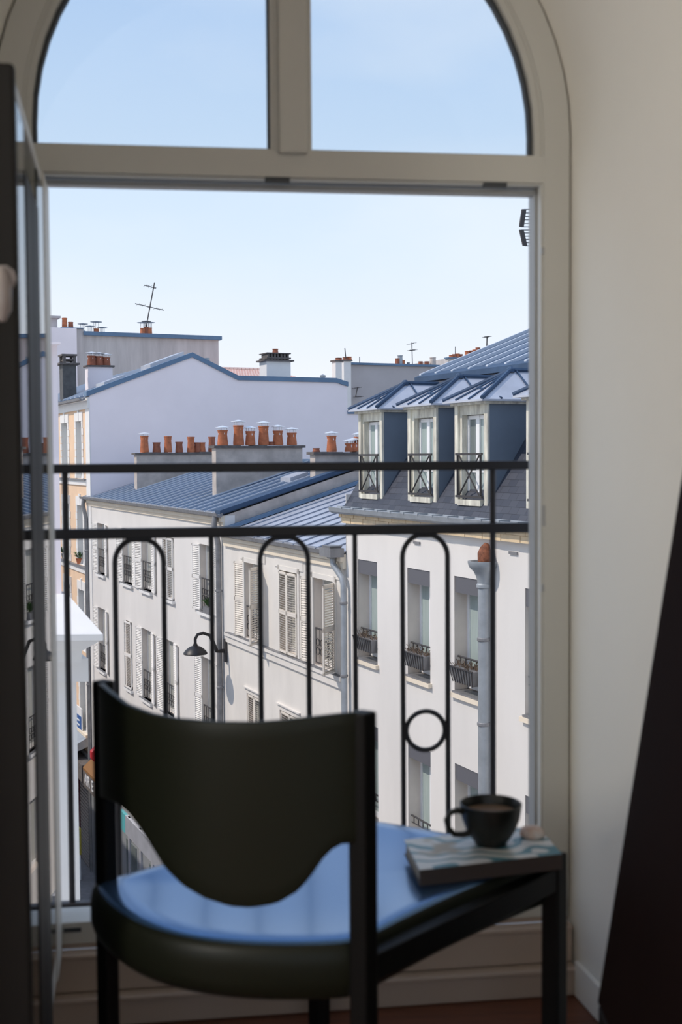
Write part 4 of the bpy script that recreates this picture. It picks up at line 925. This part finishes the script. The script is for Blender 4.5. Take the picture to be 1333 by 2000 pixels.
for x0, x1, yt in ((226, 321, 1055), (509, 603, 1048), (787, 875, 1045)):
    a0, _ = RP(x0, 1200); a1, _ = RP(x1, 1200); r = (a1 - a0) / 2; c = (a0 + a1) / 2; zt = z2t - .0115 - r
    q = MB(); q.tube([RW(a0, zb_r), RW(a0, zt)] + [RW(c - r * math.cos(math.pi * k / 16), zt + r * math.sin(math.pi * k / 16)) for k in range(1, 16)] + [RW(a1, zt), RW(a1, zb_r)], .0062, 10); q.build('hoop', M_iron, br, smooth=True)
    q = MB(); q.box(WN, c - .028, c + .028, rb - .006, rb + .006, z2t - .020, z2t - .008); q.build('collar', M_iron, br, bevel=.003)
    if 500 < x0 < 520: continue
    _, zr_ = RP(830, 1427); rr = r - .0075
    q = MB(); q.tube([RW(c + rr * math.cos(k * math.pi / 16), zr_ + rr * math.sin(k * math.pi / 16)) for k in range(32)], .0058, 8, closed=True); q.build('ring', M_iron, br, smooth=True)
    for sg_ in (-1, 1):
        q = MB(); q.box(WN, c + sg_ * (rr + .006) - .006, c + sg_ * (rr + .006) + .006, rb - .006, rb + .006, zr_ - .018, zr_ + .018); q.build('ring_collar', M_iron, br, bevel=.002)
# stone ledge outside
q = MB(); q.box(WN, -1.2, 1.2, .07, .34, -.02, .09); tag(q.build('trim_2', M_white), kind='structure')

# ---------------------------------------------------------------- fill lamp added out of view, left of and behind the camera
lb = WN(-1.95, -2.15, 0); fl_ = empty('added_fill_lamp', lb); tag(fl_, 'unseen fill lamp with a round glowing globe, added by the left room wall to brighten the alcove', 'lamp')
q = MB(); q.lathe(lb, [(.16, 0), (.16, .02), (.02, .03)], 24); q.build('base', M_metal, fl_, smooth=True)
q = MB(); q.tube([lb + ZZ * .02, lb + ZZ * 1.40], .012, 10); q.build('pole', M_metal, fl_, smooth=True)
gm = bpy.data.materials.new('fill_globe_glow'); gm.use_nodes = True; gb = gm.node_tree.nodes['Principled BSDF']; gb.inputs['Emission Color'].default_value = (1, .94, .84, 1); gb.inputs['Emission Strength'].default_value = FILL
q = MB(); q.lathe(lb + ZZ * 1.56, [(.17 * math.cos(a * math.pi / 16), .17 * math.sin(a * math.pi / 16)) for a in range(-8, 9)], 24); q.build('fill_globe', gm, fl_, smooth=True)

# ---------------------------------------------------------------- sloping dark cabinet at right
yc = 1.95; xb = lx(1170, yc); zb_ = lz(1962, yc); xt = lx(1333, yc); zt_ = lz(930, yc)
dx = (xt - xb) / (zt_ - zb_)
def cab(y, x, z): return V((x, y, z))
cb = empty('leaning_panel', (xb, 1.6, 0)); tag(cb, 'dark brown leaning board on a low plinth at the right edge of the alcove', 'panel')
wallx = lambda y: .996 - .199 * y - .02
q = MB(); ztop = 1.30; 
def xs(z): return xb + dx * (z - zb_)
for yy in (1.95,):
    zt2 = ztop
    P = [V((xs(zb_), 1.95, zb_)), V((xs(zt2), 1.95, zt2)), V((wallx(1.95) - .0, 1.95, zt2)), V((wallx(1.95), 1.95, zb_))]
    Q = [V((xs(zb_) + .0, 1.45, zb_)), V((xs(zt2), 1.45, zt2)), V((wallx(1.45) - .05, 1.45, zt2)), V((wallx(1.45) - .05, 1.45, zb_))]
    q.prism(P, Q)
q.build('leaning_board', M_dark, cb, bevel=.004)
q = MB(); q.prism([V((xb + .002, 1.95, 0)), V((xb + .002, 1.95, zb_ - .004)), V((wallx(1.95) - .03, 1.95, zb_ - .004)), V((wallx(1.95) - .03, 1.95, 0))], [V((xb + .002, 1.45, 0)), V((xb + .002, 1.45, zb_ - .004)), V((wallx(1.45) - .05, 1.45, zb_ - .004)), V((wallx(1.45) - .05, 1.45, 0))]); q.build('plinth', M_metal, cb, bevel=.004)

# ---------------------------------------------------------------- chair
Rr = V((.028, 1.70, 0)); Lr = V((-.393, 1.97, 0)); Ff = V((.367, 2.07, 0)); Gf = V((-.05, 2.34, 0))
ch = empty('chair', ((Rr + Lr + Ff + Gf) / 4)); tag(ch, 'black chair with curved olive-black backrest shell and glossy seat painted with a blue sky reflection facing the open window', 'chair')
lrd = (Rr - Lr).normalized(); bk = V((lrd.y, -lrd.x, 0))
if bk.y > 0: bk = -bk
fwd = ((Ff - Rr) + (Gf - Lr)).normalized()
def postbox(p, z0, z1, w=.026):
    q = MB(); q.box(lambda a, b, z: p + lrd * a + fwd * b + ZZ * z, -w / 2, w / 2, -w / 2, w / 2, z0, z1); return q
postbox(Rr, 0, lz(1390, Rr.y), .029).build('leg', M_metal, ch, bevel=.004); postbox(Lr, 0, lz(1326, Lr.y), .026).build('leg', M_metal, ch, bevel=.004)
postbox(Ff, 0, .448, .032).build('leg', M_metal, ch, bevel=.004); postbox(Gf, 0, .41, .03).build('leg', M_metal, ch, bevel=.004)
def beam(p, r_, z0, z1, w=.022):
    d = (r_ - p).normalized(); x = V((d.y, -d.x, 0)); q = MB(); L_ = (r_ - p).length
    q.box(lambda a, b, z: p + d * a + x * b + ZZ * z, 0, L_, -w / 2, w / 2, z0, z1); q.build('frame_rail', M_metal, ch, bevel=.003)
beam(Rr, Ff, .385, .425, .026); beam(Lr, Gf, .37, .41); beam(Gf, Ff, .385, .42); beam(Lr, Rr, .365, .395)
# seat : rounded cushion bulging at the back
N = 14; outl = []
ins = .012
def edge(p, r_, n, bul, nrm):
    for k in range(n):
        f_ = k / n; outl.append(p.lerp(r_, f_) + nrm * (bul * math.sin(math.pi * f_) ** (.8 if bul > .05 else 1)))
i0 = Lr - lrd * .012 - fwd * .022; i1 = Rr - lrd * .004 + fwd * .0; i2 = Ff - lrd * .0 + fwd * .012; i3 = Gf + fwd * .012
edge(i0, i1, 24, .115, bk); edge(i1, i2, 16, -.012, lrd); edge(i2, i3, 20, .02, fwd); edge(i3, i0, 16, -.012, -lrd)
cen = sum(outl, V((0, 0, 0))) / len(outl)
def lp(sc_, z, dish=0):
    return [cen + (p - cen) * sc_ + ZZ * z for p in outl]
q = MB(); prof = [(.02, .365), (.88, .355), (.95, .358), (.985, .370), (1.0, .388), (1.0, .412), (.99, .430), (.965, .440), (.93, .444), (.84, .442), (.70, .438), (.45, .435), (.2, .434), (.02, .434)]
q.strip([lp(s_, z) for s_, z in prof], caps=True); nn = len(outl); q.m = [0 if (k // nn) >= 7 else 1 for k in range(len(q.f))]; q.m[-1] = 0; q.build('seat', [M_seat, M_chair], ch, smooth=True)
# backrest shell from the photographed outline, on a curved surface between the posts
top = [(150, 1322), (195, 1326), (215, 1345), (250, 1372), (300, 1391), (350, 1401), (430, 1408), (500, 1409), (560, 1405), (640, 1396), (700, 1390), (760, 1390)]
bot = [(150, 1553), (205, 1555), (235, 1566), (258, 1587), (280, 1617), (300, 1650), (325, 1692), (360, 1727), (400, 1751), (450, 1768), (490, 1771), (540, 1763), (580, 1740), (605, 1714), (625, 1682), (645, 1660), (665, 1648), (700, 1645), (760, 1645)]
def interp(tb, x):
    for (x0, y0), (x1, y1) in zip(tb[:-1], tb[1:]):
        if x <= x1: return y0 + (y1 - y0) * (x - x0) / (x1 - x0)
    return tb[-1][1]
NB = 48; rows = 10; grid = []
for k in range(NB + 1):
    f_ = k / NB; p = Lr.lerp(Rr, f_) + bk * (.115 * math.sin(math.pi * f_) ** .75)
    col_ = []
    x_, _ = px_of(V((p.x, p.y, .62)))
    d_ = (p.y); zt_k = lz(interp(top, x_), p.y); zb_k = lz(interp(bot, x_), p.y)
    for j in range(rows + 1):
        col_.append(V((p.x, p.y, zb_k + (zt_k - zb_k) * j / rows)))
    grid.append(col_)
q = MB(); q.strip(grid, closed=False); o = q.build('backrest', M_chair, ch, smooth=True)
md = o.modifiers.new('solid', 'SOLIDIFY'); md.thickness = .012; md.offset = 0; md2 = o.modifiers.new('bevel', 'BEVEL'); md2.width = .003; md2.segments = 2

# ---------------------------------------------------------------- magazine and cup
zs_ = .446
def onz(px, py, z): return hit(px, py, V((0, 0, z)), ZZ)
bt = .026
k1 = onz(820, 1699, zs_ + bt); k2 = onz(1098, 1667, zs_ + bt); k3 = onz(1044, 1617, zs_ + bt); k4 = onz(790, 1640, zs_ + bt)
ex = (k2 - k1).normalized(); ey = V((-ex.y, ex.x, 0)); wB = (k2 - k1).length; hB = (k4 - k1).dot(ey) 
bo = empty('magazine', V((k1.x, k1.y, zs_))); tag(bo, 'thick magazine with teal and white swirled cover lying on the chair seat under the cup', 'magazine')
def BF(a, b, z): return V((k1.x, k1.y, zs_)) + ex * a + ey * b + ZZ * z
sk = (k4 - k1).dot(ex) / hB
def BS(a, b, z): return BF(a + sk * b, b, z)
q = MB(); q.box(BS, .003, wB - .003, .003, hB - .003, .002, bt - .002); q.build('pages', M_paper, bo)
q = MB(); q.box(BS, 0, wB, 0, hB, bt - .002, bt); q.build('cover', M_cover, bo)
q = MB(); q.box(BS, 0, wB, -.002, .003, 0, bt - .0005); q.box(BS, 0, wB, 0, hB, 0, .002); q.build('spine', M_spine, bo)
cc = onz(962, 1655, zs_ + bt); cc.y += .02
cup = empty('coffee_cup', V((cc.x, cc.y, zs_ + bt))); tag(cup, 'wide black stoneware cup of milky coffee standing on the magazine', 'cup')
c = V((cc.x, cc.y, zs_ + bt)); R0 = .0535; hh = .070
q = MB(); q.lathe(c, [(.024, .001), (.027, 0), (.028, .004), (.034, .012), (.043, .027), (.050, .046), (R0 - .0005, hh - .004), (R0, hh), (R0 - .002, hh + .0015), (R0 - .0045, hh - .002), (.047, .046), (.040, .028), (.02, .012), (.002, .01)], 40); q.build('bowl', M_cup, cup, smooth=True)
q = MB(); q.lathe(c, [(.0005, .0545), (.0485, .0545), (.0485, .054), (.0005, .054)], 32); q.build('coffee', M_coffee, cup)
hd = V((-.97, -.25, 0)); q = MB(); q.tube([c + hd * r_ + ZZ * z for r_, z in ((.046, .058), (.060, .063), (.073, .060), (.080, .048), (.077, .034), (.066, .022), (.050, .020), (.039, .022))], [.006, .0055, .005, .005, .005, .005, .0055, .006], 10); q.build('handle', M_cup, cup, smooth=True)
p = onz(1040, 1634, zs_ + bt); q = MB(); q.lathe(V((p.x, p.y - .0, zs_ + bt)), [(.018, 0), (.022, .004), (.021, .010), (.016, .016), (.006, .019)], 16, 0); q.add([], []); o = q.build('biscuit', mat('biscuit_pale', (.80, .76, .72), .7, noise=.5, nscale=30, col2=(.55, .27, .13)), smooth=True); tag(o, 'small pale orange-flecked biscuit on the magazine behind the cup', 'biscuit')
for o in bpy.data.objects:
    if 'wl' in o: del o['wl']
